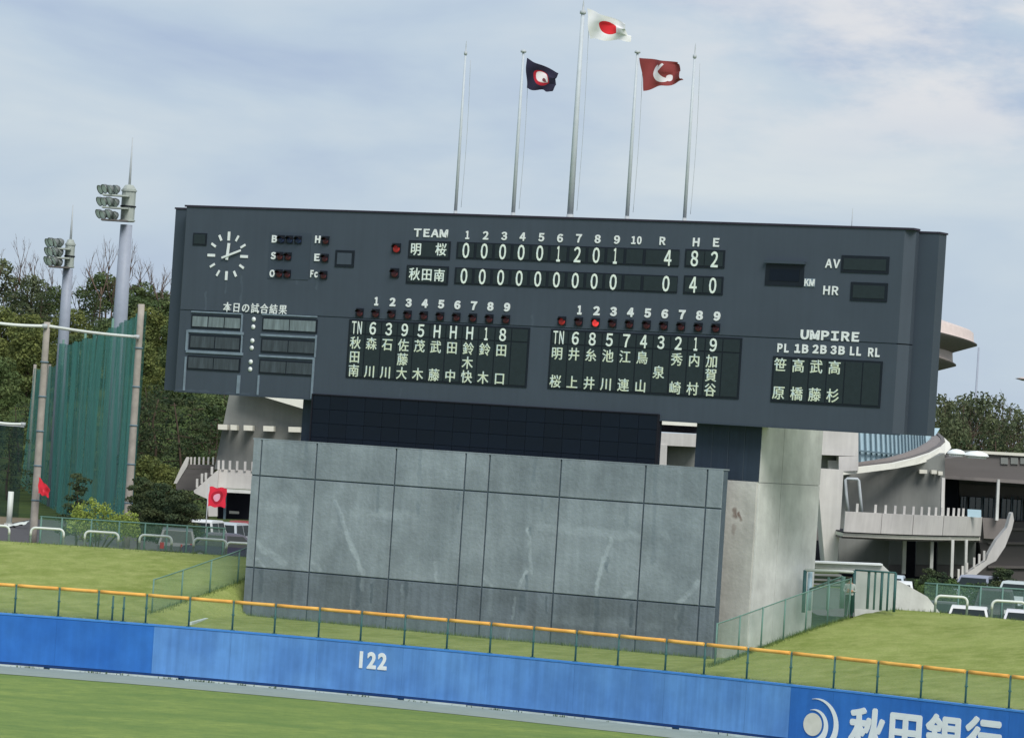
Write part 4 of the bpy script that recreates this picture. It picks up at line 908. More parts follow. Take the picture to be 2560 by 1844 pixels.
for x0, x1 in ((2402, 2418), (2424, 2456), (2460, 2486), (2505, 2530), (2533, 2556), (2562, 2590)):
    w0 = B.poly('window', [(x0, 1240 + (x0 - 2400) * .06), (x1, 1240 + (x1 - 2400) * .06), (x1, 1306), (x0, 1304)], 226.2, .25, 'glass')
    for q in ((x0, 1.6), ((x0 + x1) / 2, 1.0), (x1 - 1.5, 1.6)):
        bb = MB(); bb.prism([at(q[0], 1240, 226.05) - B.c, at(q[0] + q[1], 1240, 226.05) - B.c, at(q[0] + q[1] - 3, 1306, 226.05) - B.c, at(q[0] - 3, 1306, 226.05) - B.c], (0, .12, 0)); bb.build('mullion', G['rib'], w0)
B.poly('round_column', [(2355, 1193), (2363, 1194), (2360, 1296), (2352, 1296)], 214, .5, 'arenacon')
B.poly('round_column', [(2494, 1198), (2500, 1198), (2496, 1300), (2489, 1300)], 216.5, .4, 'lightcon')
# terrace: curved parapet on columns
zt_, zb_ = 7.41, 6.37
def terr(t):
    x = 2113 + (2457 - 2113) * t; Y = 203 + 13.5 * t - 2.6 * math.sin(math.pi * t); d = ray(x, 1280); p = EYE + d * (Y / d.y); return Vector((p.x, p.y, 0))
for t0, t1 in ((0, .27), (.27, .50), (.50, .72), (.72, 1)):
    b = MB(); n = 6; v = []
    for i in range(n + 1):
        p = terr(t0 + .0015 + (t1 - t0 - .003) * i / n) - Vector((B.c.x, B.c.y, 0))
        for z, dy in ((zb_, .18), (zt_, 0), (zt_, .45), (zb_, .6)): v.append((p.x, p.y + dy, z - PZ))
    b.add(v, [(4 * i + k, 4 * i + 4 + k, 4 * i + 4 + (k + 1) % 4, 4 * i + (k + 1) % 4) for i in range(n) for k in range(4)] + [(3, 2, 1, 0), (4 * n, 4 * n + 1, 4 * n + 2, 4 * n + 3)]); b.build('parapet_panel', G['arenacon'], B.o)
def slabband(name, z0_, z1_, off, dep, m_):
    b = MB(); n = 20; v = []
    for i in range(n + 1):
        p = terr(i / n) - Vector((B.c.x, B.c.y, 0))
        for z, dy in ((z0_, off), (z1_, off), (z1_, off + dep), (z0_, off + dep)): v.append((p.x, p.y + dy, z - PZ))
    b.add(v, [(4 * i + k, 4 * i + 4 + k, 4 * i + 4 + (k + 1) % 4, 4 * i + (k + 1) % 4) for i in range(n) for k in range(4)] + [(3, 2, 1, 0), (4 * n, 4 * n + 1, 4 * n + 2, 4 * n + 3)]); b.build(name, G[m_], B.o)
slabband('terrace_ledge', 6.12, 6.30, .5, 8, 'cream'); slabband('ledge_groove', 6.30, 6.37, .7, 8, 'dark'); slabband('terrace_soffit', 6.02, 6.12, .9, 8, 'brown2')
for x in (450, 650, 760, 865, 965, 1065, 1155, 1235, 1310, 1380, 1445, 1505, 1560, 1610):
    sx_ = 2040 + x / 4.3615; t = (sx_ - 2113) / 344; p = terr(t) - Vector((B.c.x, B.c.y, 0)); b = MB(); b.box(p.x - .06, p.x + .06, p.y + .12, p.y + .3, zt_ - PZ, zt_ - PZ + .43); b.build('baluster', G['arenacon'], B.o)
B.poly('rail_screen', [(2419, 1272), (2453, 1274), (2453, 1293), (2419, 1291)], 214.6, .15, 'clere')
B.poly('side_parapet', [(2456, 1293), (2532, 1298), (2512, 1348), (2460, 1345)], 217, .5, 'soffit')
B.poly('side_ledge', [(2460, 1345), (2512, 1348), (2508, 1357), (2440, 1354)], 217.3, .5, 'brown2')
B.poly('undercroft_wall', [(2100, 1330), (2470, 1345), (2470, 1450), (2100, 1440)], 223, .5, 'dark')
B.poly('slate_wall', [(2098, 1190), (2112, 1190), (2116, 1340), (2225, 1351), (2220, 1440), (2096, 1432)], 214.4, .5, 'brown')
for x0, x1 in ((2225, 2257), (2292, 2327), (2345, 2379), (2387, 2412), (2421, 2440)):
    B.poly('wall_bay', [(x0, 1350), (x1, 1352), (x1 - 2, 1411), (x0 - 2, 1410)], 219, .5, 'brown'); B.poly('bay_foot', [(x0 - 2, 1411), (x1 - 2, 1412), (x1 - 3, 1442), (x0 - 3, 1440)], 219, .5, 'brown2')
for x0, x1, y1 in ((2258, 2267, 1434), (2327, 2335, 1440), (2379, 2386, 1444), (2414, 2420, 1446)):
    B.poly('column', [(x0, 1349), (x1, 1349), (x1 - 3, y1), (x0 - 3, y1)], 212, .45, 'lightcon')
B.poly('brown_wall', [(2440, 1300), (2760, 1312), (2760, 1490), (2400, 1470), (2455, 1400)], 222, 6, 'brown2')
for y in (1318, 1353, 1413): B.poly('string_course', [(2470, y), (2760, y + 4), (2760, y + 10), (2470, y + 6)], 221.8, .25, 'soffit')
B.poly('stair_band', [(2528, 1283), (2532, 1280), (2535, 1300), (2530, 1322), (2513, 1366), (2490, 1401), (2470, 1411), (2435, 1441), (2403, 1457), (2396, 1448), (2435, 1420), (2466, 1400), (2471, 1385), (2491, 1350), (2518, 1318)], 209, 1.2, 'arenacon')
for x, y in ((2397, 1440), (2407, 1432), (2418, 1424), (2436, 1411), (2449, 1402), (2461, 1394)): B.poly('baluster', [(x - 2.5, y - 18), (x + 2.5, y - 18), (x + 2, y + 6), (x - 3, y + 6)], 209.1, .25, 'arenacon')
for x, y, r_ in ((2391, 1131, .50), (2441, 1136, .68)):
    p = at(x, y, 215.5) - B.c; o = MB().lathe([(r_ * .8, -.2), (r_ * .8, -.1), (r_ * 1.0, -.09), (r_ * 1.0, -.05), (r_ * .85, .08), (r_ * .45, .17), (0, .2)], n=24).build('skylight_dome', G['white'], B.o); o.location = p
# --- saucer roofs high behind the board's right end
Sx = at(2180, 866, 285); T2 = empty('saucer_tower', (Sx.x, Sx.y, PZ), label='two stacked saucer-shaped roofs of the arena tower peeking out right of the scoreboard', cat='tower')
def saucer(yy, xt, nm):
    p = at(xt, yy, 285); Rr = p.x - Sx.x; z = p.z - PZ
    def lift(b):      # the rim sweeps upwards towards the middle of each side
        b.v = [(x_, y_, z_ + 1.1 * (1 - min(1, abs(x_) / Rr)) ** .8 * min(1, math.hypot(x_, y_) / Rr)) for x_, y_, z_ in b.v]; return b
    lift(MB().lathe([(0, 1.7), (Rr - 2.5, 1.3), (Rr - 1.2, 1.0), (Rr - .5, .86), (Rr - .3, .74), (Rr - .24, .14), (Rr, .03)], (0, 0, z), 72)).build(nm, G['pinkroof'], T2)
    lift(MB().lathe([(Rr + .01, .03), (Rr, -.05), (Rr - 1.5, -.8), (Rr - 4, -1.9)], (0, 0, z), 72)).build('saucer_soffit', G['soffit'], T2)
saucer(864, 2441, 'upper_saucer'); saucer(914, 2389, 'lower_saucer')
MB().lathe([(2.2, 0), (2.0, 12)], n=24).build('tower_shaft', G['arenacon'], T2)
# --- distant mast and park lamp
p0, p1 = at(2440, 1010, 320), at(2447, 868, 320)
m = empty('mast', (p1.x, 320, PZ), label='tall thin grey mast rising behind the trees at the right', cat='mast')
MB().tube([(0, 0, 0), (0, 0, p1.z - PZ)], [.14, .07], 8).build('pole', G['mast'], m); MB().lathe([(0, 0), (.3, 0), (.3, .3), (0, .35)], n=10).build('foot', G['pole'], m)
p = at(2572, 948, 290); m = empty('park_lamp', (p.x, p.y, PZ), label='flat disc-headed lamp cut off by the right edge of the picture', cat='lamp')
MB().tube([(0, 0, 0), (0, 0, p.z - PZ)], .08, 8).build('pole', G['pole'], m); MB().lathe([(0, -.16), (.5, -.12), (1.0, 0), (.6, .12), (0, .16)], (0, 0, p.z - PZ), 24).build('lamp_disc', G['pinkroof'], m)
MB().tube([(.25, 0, p.z - PZ + .1), (.25, 0, p.z - PZ + 1.1)], .03, 6).build('rod', G['pole'], m)

# ------------------------------------------------------------------ floodlight towers
def light_tower(xb, yb, xt, yt, hx0, hx1, hy0, hy1, rx_, ry_, Y, rw_b, rw_t, label, lx):
    pt = at(xt, yt, Y); top = pt.z; pb_ = at(xb, yb, Y); gz_ = PZ
    o = empty('light_tower', (pt.x, Y, gz_), label=label, cat='light tower', group='floodlight towers behind the ball net')
    k = Y / LENS_PX
    MB().tube([(0, 0, 0), (0, 0, pb_.z - gz_), (0, 0, top - gz_)], [rw_b * k * .55, rw_b * k * .5, rw_t * k * .5], 20).build('mast', G['mast'], o)
    hw = (hx1 - hx0) * k / 2; hc = at((hx0 + hx1) / 2, (hy0 + hy1) / 2, Y); hz0, hz1 = at((hx0 + hx1) / 2, hy1, Y).z - gz_, at((hx0 + hx1) / 2, hy0, Y).z - gz_
    dx = hc.x - pt.x
    b = MB(); n = 8; b.lathe([(0, hz0), (hw, hz0), (hw, hz1), (hw * .6, hz1 + .25), (0, hz1 + .3)], (dx, 0, 0), 10, smooth=False); b.build('head_cabinet', G['masthead'], o)
    for zz in (.93, .45, .02):
        MB().lathe([(hw * .9, 0), (hw * 1.14, 0), (hw * 1.14, .09), (hw * .9, .09)], (dx, 0, hz0 + (hz1 - hz0) * zz), 12, smooth=False).build('ring', G['dark' if zz == .45 else 'masthead'], o)
    b = MB(); lxm = (lx - hx0) * k + dx - hw
    for zi, zz in enumerate((.80, .42, .04)):
        z = hz0 + (hz1 - hz0) * zz
        MB().box(dx + (lxm - dx) * .9, dx + .1, -1.1, -.2, z - .12, z - .03).build('lamp_shelf', G['masthead' if zi < 2 else 'brown2'], o)
        for i, (fx, fy) in enumerate(((1.0, -.4), (.82, -.9), (.6, -.2), (.62, -1.1), (.42, -.8))):
            c = Vector((dx + (lxm - dx) * fx, fy, z + .28 + .05 * math.sin(i * 2.1 + zi)))
            L_ = MB(); L_.lathe([(0, .26), (.12, .23), (.24, .1), (.30, -.07), (.32, -.11), (.28, -.11)], n=16); l = L_.build('floodlight', G['lamp'], o); l.location = c
            l.rotation_euler = Vector((-.75, -.55, -.45)).to_track_quat('-Z', 'Y').to_euler()
            MB().lathe([(0, -.10), (.28, -.09)], n=16).build('lamp_glass', G['lampface'], l)
    rt = at(rx_, ry_, Y); MB().tube([(dx, 0, hz1), (dx, 0, (rt.z - gz_ + hz1) / 2), (dx, 0, rt.z - gz_)], [.085, .06, .025], 8).build('lightning_rod', G['pole'], o)
light_tower(301, 793, 316, 562, 303, 338, 473, 555, 331, 344, 249, 36, 30, 'taller pale floodlight tower with lamps on its left side, nearer the scoreboard', 252)
light_tower(164, 805, 170, 672, 162, 186, 609, 670, 181, 512, 251, 27, 25, 'shorter more distant floodlight tower with lamps, left of the taller one', 122)

# ------------------------------------------------------------------ ball net on concrete poles
p_r = at(336, 1030, 197); p_l = at(103, 1030, 190)
def conpole(p, ytop, xt, width, label):
    zt_ = at(xt, ytop, p.y).z; o = empty('concrete_pole', (p.x, p.y, PZ), label=label, cat='pole'); r_ = width * p.y / LENS_PX / 2
    n = 9; MB().tube([(0, 0, (zt_ - PZ) * i / n) for i in range(n + 1)], [r_ * (1.12 - .22 * i / n) for i in range(n + 1)], 14).build('pole', G['conpole'], o)
    for i in range(5): MB().lathe([(r_ * 1.02, 0), (r_ * 1.2, .01), (r_ * 1.2, .07), (r_ * 1.02, .08)], (0, 0, 2.2 + i * (zt_ - PZ - 2.5) / 5), 14).build('band', G['rib'], o)
    return o
conpole(p_r, 760, 352, 18, 'concrete pole at the right end of the green ball net')
conpole(p_l, 805, 118, 18, 'concrete pole with a small red flag, in front of the green net')
def span(nm, a, c, Ya, Yc, r_, lb):
    A_, C_ = at(*a, Ya), at(*c, Yc); o = empty(nm, A_, label=lb, cat='pipe'); n = 10
    MB().tube([(C_ - A_) * (i / n) + Vector((0, 0, -.06 * math.sin(math.pi * i / n))) for i in range(n + 1)], r_, 8).build('pipe', G['railwhite'], o); MB().lathe([(0, -.1), (r_ * 1.8, -.1), (r_ * 1.8, .1), (0, .1)], (C_ - A_), 8).build('clamp', G['pole'], o)
span('cross_pipe', (-40, 803), (112, 815), 189.5, 189.8, .075, 'white cross pipe running left from the pole with the red flag')
span('cross_pipe', (122, 815), (342, 842), 189.9, 196.7, .075, 'white cross pipe joining the two concrete poles')
span('cross_pipe', (-30, 1052), (58, 1060), 222, 222, .08, 'lower white cross pipe at the left edge, behind the net')
net = empty('ball_net', (at(345, 1030, 197).x, 197, PZ), label='tall green ball net hanging in folds between poles at the left', cat='net')
nA, nB = at(345, 1030, 197), at(146, 1030, 250)
zt_a = at(347, 777, 197).z; zt_b = at(148, 862, 250).z
no_ = Vector((nA.x, 197, PZ))
def netf(s, t):
    p = nA + (nB - nA) * s; zt_ = zt_a + (zt_b - zt_a) * s - .25 * math.sin(math.pi * s) + .12 * math.sin(40 * s) * .6
    z = PZ + .3 + (zt_ - PZ - .3) * t; f = .30 * noise.noise(Vector((s * 22, t * .8, 1))) + .12 * math.sin(s * 150 + 2 * t)
    return Vector((p.x + .95 * f, p.y + .3 * f, z)) - no_
MB().grid(netf, 150, 12).build('net_sheet', G['net'], net)
nC = at(78, 1030, 262); zc1, zc2 = at(141, 914, 250).z, at(76, 925, 262).z
def netg(s, t):
    s = s * 1.12 - .12; p = nB + Vector((-.1, .5, 0)) + (nC - nB) * s; zt_ = zc1 + (zc2 - zc1) * s + .12 * abs(math.sin(12 * s)); z = PZ + .3 + (zt_ - PZ - .3) * t
    f = .25 * noise.noise(Vector((s * 10, t * .8, 5))) + .1 * math.sin(s * 60)
    return Vector((p.x + .3 * f - t * 0 - (1 - t) * .4 * max(0, s), p.y + .9 * f, z)) - no_
MB().grid(netg, 60, 10).build('net_sheet', G['net'], net, label='lower, darker net section')
for s, zz in ((.34, 0), (.68, 0), (1.0, 0)):
    p = nA + (nB - nA) * s - no_; MB().tube([(p.x, p.y + .25, 0), (p.x, p.y + .25, zt_a + (zt_b - zt_a) * s - PZ + .35)], .07, 8).build('net_post', G['fencegreen'], net)
for s in (0.45, 1.0):
    p = nB + (nC - nB) * s - no_; MB().tube([(p.x, p.y + .4, 0), (p.x, p.y + .4, zc2 - PZ + .4)], .1, 8).build('net_post', G['conpole'], net)
# far dark net behind, at the left edge
dn = empty('dark_net', (at(0, 1100, 240).x, 240, PZ), label='dark see-through net panel behind the white pipe at the left edge', cat='net')
dA, dB = at(-60, 1058, 240), at(60, 1066, 236)
MB().grid(lambda s, t: Vector((dA.x + (dB.x - dA.x) * s, dA.y + (dB.y - dA.y) * s + .2 * math.sin(20 * s), PZ + .1 + (dA.z - PZ - .1) * t)) - Vector((at(0, 1100, 240).x, 240, PZ)), 30, 2).build('net_sheet', G['netdark'], dn)
MB().tube([Vector((dA.x, dA.y, dA.z)) - Vector((at(0, 1100, 240).x, 240, PZ)), Vector((dB.x, dB.y, dA.z)) - Vector((at(0, 1100, 240).x, 240, PZ))], .03, 6).build('top_rope', G['pole'], dn)

# ------------------------------------------------------------------ guard pipes, rear fences
def guard(x0, x1, y, Y, lb):
    A_, C_ = at(x0, y, Y), at(x1, y + (x1 - x0) * .085, Y); z = (A_.z + C_.z) / 2; g_ = gz((A_.x + C_.x) / 2, Y) - .05; L_ = C_.x - A_.x; o = empty('guard_pipe', ((A_.x + C_.x) / 2, Y, g_), label=lb, cat='barrier', group='white guard pipes along the crest of the bank')
    h = z - g_; r_ = .2; n = 5; q = []
    q += [(-L_ / 2, 0, h - .34)] + [(-L_ / 2 + r_ - r_ * math.cos(a_), 0, h - r_ + r_ * math.sin(a_)) for a_ in [R(90) * i / n for i in range(n + 1)]]
    q += [(L_ / 2 - r_ + r_ * math.sin(a_), 0, h - r_ + r_ * math.cos(a_)) for a_ in [R(90) * i / n for i in range(n + 1)]] + [(L_ / 2, 0, h - .34)]
    MB().tube(q, .052, 8).build('top_pipe', G['railwhite'], o)
    for s_ in (-1, 1): MB().tube([(s_ * L_ / 2, 0, -.1), (s_ * L_ / 2, 0, h - .34)], .05, 8).build('leg', G['railpost'], o)
gl = ['white guard pipe cut off by the left edge of the picture', 'white guard pipe in front of the concrete pole with the red flag', 'white guard pipe in front of the yellow-green bush', 'white guard pipe just right of the yellow-green bush', 'white guard pipe nearest the left side of the grey wall, cars behind it']
for (x0, x1, y), lb in zip(((-55, 24, 1309), (78, 160, 1317), (213, 297, 1326), (350, 430, 1335), (485, 567, 1344)), gl): guard(x0, x1, y, 169, lb)
guard(2340, 2419, 1487, 154.5, 'white guard pipe at right, below the clipped green hedge'); guard(2481, 2566, 1499, 153.5, 'white guard pipe rightmost of all, at the right edge of the picture')
guard(566, 640, 1354, 170.5, 'greyish guard pipe half hidden behind the grey wall')
def rfence(pts, Y, lb, posts):
    q = [at(x, y, Y) for x, y in pts]; z = sum(p.z for p in q) / len(q); base = PZ + .1
    o = empty('rear_fence', (q[0].x, Y, base), label=lb, cat='fence'); h = z - base
    MB().tube([(p.x - q[0].x, 0, h) for p in q], .035, 6).build('top_rail', G['fencegreen'], o)
    for x in posts: MB().tube([(at(x, pts[0][1], Y).x - q[0].x, 0, 0), (at(x, pts[0][1], Y).x - q[0].x, 0, h)], .04, 6).build('post', G['fencegreen'], o)
    b = MB(); b.grid(lambda s, t: Vector(((q[-1].x - q[0].x) * s, .02, .02 + t * (h - .04))), 20, 1); b.build('chain_link', G['clink'], o)
rfence([(100, 1290), (565, 1321)], 173, 'low green mesh fence behind the guard pipes, left of the grey wall', (104, 156, 230, 300, 365, 420, 470, 520, 562))
rfence([(2312, 1457), (2600, 1475)], 164, 'low green mesh fence behind the guard pipes at the right', (2343, 2398, 2453, 2508, 2563))

# ------------------------------------------------------------------ gate, person, retaining wall at the top right of the pit
cy_ = 152.6
gf = Th('gate_frame', (at(2013, 1512, cy_).x, cy_, 3.9), label='green steel gate frame with pale top beam beside the concrete tower', cat='gate')
gf.tube('post', [(2013, 1424), (2008, 1530)], cy_, .07, 'greenpost'); gf.tube('post', [(2137, 1425), (2131, 1530)], cy_ - .4, .06, 'greenpost')
gf.tube('inner_post', [(2026, 1428), (2021, 1525)], cy_ + .3, .09, 'clere'); gf.tube('top_beam', [(2012, 1424), (2100, 1427), (2137, 1429)], [cy_, cy_ - .2, cy_ - .4], .06, 'railwhite')
gf.tube('gate_leaf_post', [(2072, 1442), (2068, 1525)], cy_ + .2, .05, 'fencegreen'); gf.tube('gate_leaf_rail', [(2024, 1472), (2068, 1455), (2108, 1440)], cy_ + .2, .035, 'fencegreen'); gf.tube('gate_leaf_post', [(2108, 1440), (2104, 1520)], cy_ + .2, .09, 'fencegreen')
bb = MB(); q = [at(2024, 1472, cy_ + .2), at(2108, 1440, cy_ + .2), at(2104, 1520, cy_ + .2), at(2021, 1525, cy_ + .2)]; bb.add([p - gf.c for p in q], [(0, 1, 2, 3)]); bb.build('chain_link', G['clink'], gf.o)
g2 = Th('slatted_gate', (at(2204, 1512, 152.6).x, 152.6, 4.0), label='green barred gate standing in front of the pale retaining wall', cat='gate')
for i, x in enumerate((2171, 2187, 2204, 2220, 2237.5)): g2.tube('bar', [(x + 2, 1428 + i), (x - 3, 1521 + i * 2)], 152.3 - i * .1, .055 if i in (0, 2, 4) else .04, 'greenpost')
g2.tube('top_rail', [(2137, 1424), (2240, 1431)], [152.4, 151.9], .035, 'greenpost')
bb = MB(); q = [at(2140, 1424, 152.4), at(2239, 1431, 151.9), at(2233, 1528, 151.9), at(2135, 1520, 152.4)]; bb.add([p - g2.c for p in q], [(0, 1, 2, 3)]); bb.build('chain_link', G['clink'], g2.o)
rw = Th('retaining_wall', (at(2200, 1450, 156).x, 156, PZ), label='pale concrete retaining wall sloping down to the right behind the barred gate', cat='wall')
rw.poly('wall_face', [(2137, 1425), (2240, 1432), (2240, 1448), (2266, 1461), (2319, 1491), (2352, 1534), (2352, 1575), (2137, 1560)], 156, .5, 'lightcon')
rw.poly('beam', [(2028, 1404), (2206, 1411), (2224, 1428), (2028, 1419)], 157.5, .8, 'lightcon')
rw.poly('beam_cap', [(2028, 1402), (2207, 1409), (2207, 1413), (2028, 1406)], 157.3, 1.1, 'white')
for yy in (1434, 1446, 1457): rw.poly('rear_step', [(2034, yy), (2104, yy + 2), (2104, yy + 6), (2034, yy + 4)], 175, .6, 'brown')

# person by the gate: one skinned body, clothes by region, hair and shoes added
def person(loc, H, rz, label):
    k = H / 1.7
    J = {'pel': (0, 0, .93), 'wa': (0, .01, 1.08), 'ch': (0, .0, 1.30), 'nk': (0, .0, 1.46), 'hd': (0, -.02, 1.55), 'ht': (0, -.01, 1.66),
         'lh': (.1, 0, .88), 'lk': (.12, -.02, .50), 'la': (.13, .02, .09), 'lf': (.15, -.14, .04), 'rh': (-.1, 0, .88), 'rk': (-.11, -.01, .50), 'ra': (-.12, .03, .09), 'rf': (-.13, -.13, .04),
         'ls': (.19, 0, 1.38), 'le': (.25, -.02, 1.12), 'lw': (.06, -.22, 1.16), 'lp': (-.03, -.25, 1.19), 'rs': (-.19, 0, 1.38), 're': (-.25, -.02, 1.11), 'rw': (-.04, -.20, 1.10), 'rp': (.05, -.24, 1.12)}
    Rd = {'pel': .15, 'wa': .14, 'ch': .165, 'nk': .062, 'hd': .088, 'ht': .075, 'lh': .115, 'lk': .082, 'la': .062, 'lf': .04, 'rh': .115, 'rk': .082, 'ra': .062, 'rf': .04, 'ls': .07, 'le': .05, 'lw': .034, 'lp': .036, 'rs': .07, 're': .05, 'rw': .034, 'rp': .036}
    E = [('pel', 'wa'), ('wa', 'ch'), ('ch', 'nk'), ('nk', 'hd'), ('hd', 'ht'), ('pel', 'lh'), ('lh', 'lk'), ('lk', 'la'), ('la', 'lf'), ('pel', 'rh'), ('rh', 'rk'), ('rk', 'ra'), ('ra', 'rf'), ('ch', 'ls'), ('ls', 'le'), ('le', 'lw'), ('lw', 'lp'), ('ch', 'rs'), ('rs', 're'), ('re', 'rw'), ('rw', 'rp')]
    # five bent fingers on each hand
    for s_, p_ in (('l', 'lp'), ('r', 'rp')):
        bx, by, bz = J[p_]; dr = -1 if s_ == 'l' else 1
        for f in range(5):
            a_, b_ = '%sf%d' % (s_, f), '%sg%d' % (s_, f); off_ = (f - 2) * .02
            J[a_] = (bx + dr * (.045 if f else .01), by - .01, bz + off_ + (.03 if f == 0 else 0)); J[b_] = (bx + dr * (.075 - abs(f - 2) * .006 if f else .03), by + .015, bz + off_ + (.045 if f == 0 else -.004)); Rd[a_] = .011; Rd[b_] = .008; E += [(p_, a_), (a_, b_)]
    names = list(J); me = bpy.data.meshes.new('body'); me.from_pydata([tuple(c * k for c in J[n]) for n in names], [(names.index(a), names.index(c)) for a, c in E], [])
    o = bpy.data.objects.new('tmp', me); COL.objects.link(o); sm = o.modifiers.new('s', 'SKIN'); sm.use_smooth_shade = True
    for i, n in enumerate(names): me.skin_vertices[0].data[i].radius = (Rd[n] * k * (1.15 if n in ('ch', 'pel', 'wa') else 1), Rd[n] * k * (.8 if n in ('ch', 'pel', 'wa') else 1)); me.skin_vertices[0].data[i].use_root = n == 'pel'
    sd = o.modifiers.new('d', 'SUBSURF'); sd.levels = sd.render_levels = 2
    dg = bpy.context.evaluated_depsgraph_get(); dg.update(); bm_ = bpy.data.meshes.new_from_object(o.evaluated_get(dg)); COL.objects.unlink(o); bpy.data.objects.remove(o)
    bm_.materials.clear()
    for m_ in (mat('skin', lin((196, 150, 124)), .6, .05), mat('white_shirt', lin((176, 184, 180)), .85, .06), mat('dark_green_trousers', lin((26, 62, 52)), .85, .1)): bm_.materials.append(m_)
    for p in bm_.polygons:
        c = p.center / k
        p.material_index = 2 if c.z < .97 and abs(c.y) < .3 else (0 if c.z > 1.44 or (c.y < -.17 and 1.0 < c.z < 1.26) else 1); p.use_smooth = True
    t = empty('person', loc, rz, label=label, cat='person'); body = bpy.data.objects.new('body', bm_); link(body, t)
    MB().lathe([(0, .115), (.06, .1), (.095, .05), (.102, 0), (.09, -.05), (.075, -.075)], (0, .012 * k, 1.615 * k), 16).build('hair', mat('dark_brown_hair', lin((48, 34, 30)), .7, .1), t)
    for sx_, sy_ in ((.145, -.05), (-.13, -.04)): MB().lathe([(0, .07), (.05, .06), (.062, 0), (0, 0)], (0, 0, 0), 10).build('shoe', G['hood'], t).location = (sx_ * k, sy_ * k, 0)
    for c_ in list(t.children)[-2:]: c_.scale = (1, 2.1, 1)
    fb = MB()
    for sx_ in (-.032, .032): fb.lathe([(0, .006), (.011, .003), (.012, -.003), (0, -.006)], (sx_ * k, -.108 * k, 1.585 * k), 8)
    fb.build('eyes', G['hood'], t)
    MB().prism([(-.013, -.10, 1.55 * k), (.013, -.10, 1.55 * k), (0, -.098, 1.59 * k)], (0, -.02, 0)).build('nose', bm_.materials[0], t)
    MB().box(-.024, .024, -.110, -.095, 1.515 * k, 1.523 * k).build('mouth', G['darkred'], t)
    return t
pp = at(2122, 1519, 151.4)
person((pp.x, 151.4, gz(pp.x, 151.4) + .0), 1.50, R(-8), 'person in white shirt and dark green trousers standing at the gate with arms folded')

# ------------------------------------------------------------------ small flags at the left
def sq_flag(cor, Y, m_, lb, pole=None):
    pl = Vector((0, Y, 0)); flag(cor, m_, lb, .05, 0, 1.5, 1.0, plane=pl, K_=lambda x, y: (x, y)) if False else None
rm = flag_mat('plain_red_flag', lambda t, x, y: mixc(t, disc(t, x, y, .55, .4, .12), lin((216, 40, 58)), lin((232, 70, 84))))
pk = flag_mat('red_flag_pink_blossom', lambda t, x, y: mixc(t, disc(t, x, y, .5, .5, .2, 1.0), mixc(t, disc(t, x, y, .5, .5, .34, 1.0), lin((222, 40, 66)), lin((176, 24, 48))), lin((252, 170, 190))))
def flat_flag(cor, Y, m_, lb, staff):
    q = [at(x, y, Y) for x, y in cor]; o_ = q[0]
    b = MB(); nu, nv = 16, 12
    def fn(s, t):
        p = (q[0] * (1 - s) + q[1] * s) * (1 - t) + (q[3] * (1 - s) + q[2] * s) * t
        return p - o_ + Vector((.02 * math.sin(9 * t), .09 * math.sin(7 * s + 2 * t) * (.3 + s), .03 * math.sin(11 * s)))
    b.grid(fn, nu, nv); me = b.mesh('flag', m_); uvl = me.uv_layers.new(name='UVMap')
    for poly in me.polygons:
        for li in poly.loop_indices:
            vi = me.loops[li].vertex_index; uvl.data[li].uv = ((vi % (nu + 1)) / nu, 1 - (vi // (nu + 1)) / nv)
    if staff:
        r_ = empty('banner', (o_.x, o_.y, PZ), label=lb, cat='flag'); c = bpy.data.objects.new('cloth', me); c.location = (0, 0, o_.z - PZ); link(c, r_)
        MB().tube([(-.05, 0, 0), (-.05, 0, o_.z - PZ + .12)], .025, 6).build('staff', G['pole'], r_)
    else:
        c = bpy.data.objects.new('flag', me); c.location = o_; link(c); tag(c, lb, 'flag')
flat_flag([(97, 1192), (124, 1220), (120, 1243), (95, 1232)], 189.2, rm, 'small crumpled red flag tied to the left concrete pole', False)
flat_flag([(524, 1216), (567, 1220), (562, 1268), (519, 1265)], 186, pk, 'square red banner with a pink round blossom in front of the arena entrance', True)
wp = at(26, 1255, 222); o = empty('white_post', (wp.x, 222, PZ), label='white post standing on bare ground at the left edge', cat='post')
MB().tube([(0, 0, 0), (0, 0, at(26, 1228, 222).z - PZ)], .16, 10).build('post', G['railwhite'], o); MB().box(-.25, .25, -.2, .2, 0, .12).build('foot', G['lightcon'], o)
wp = at(48, 1283, 218); o = empty('white_sheet', (wp.x, 218, PZ), label='crumpled white sheet lying on bare ground right of the white post', cat='sheet')
MB().grid(lambda s, t: Vector(((s - .5) * 1.1, (t - .5) * .6, .12 + .25 * noise.noise(Vector((s * 3, t * 3, 2))) + .3 * s * s)), 10, 6).build('sheet', G['railwhite'], o)
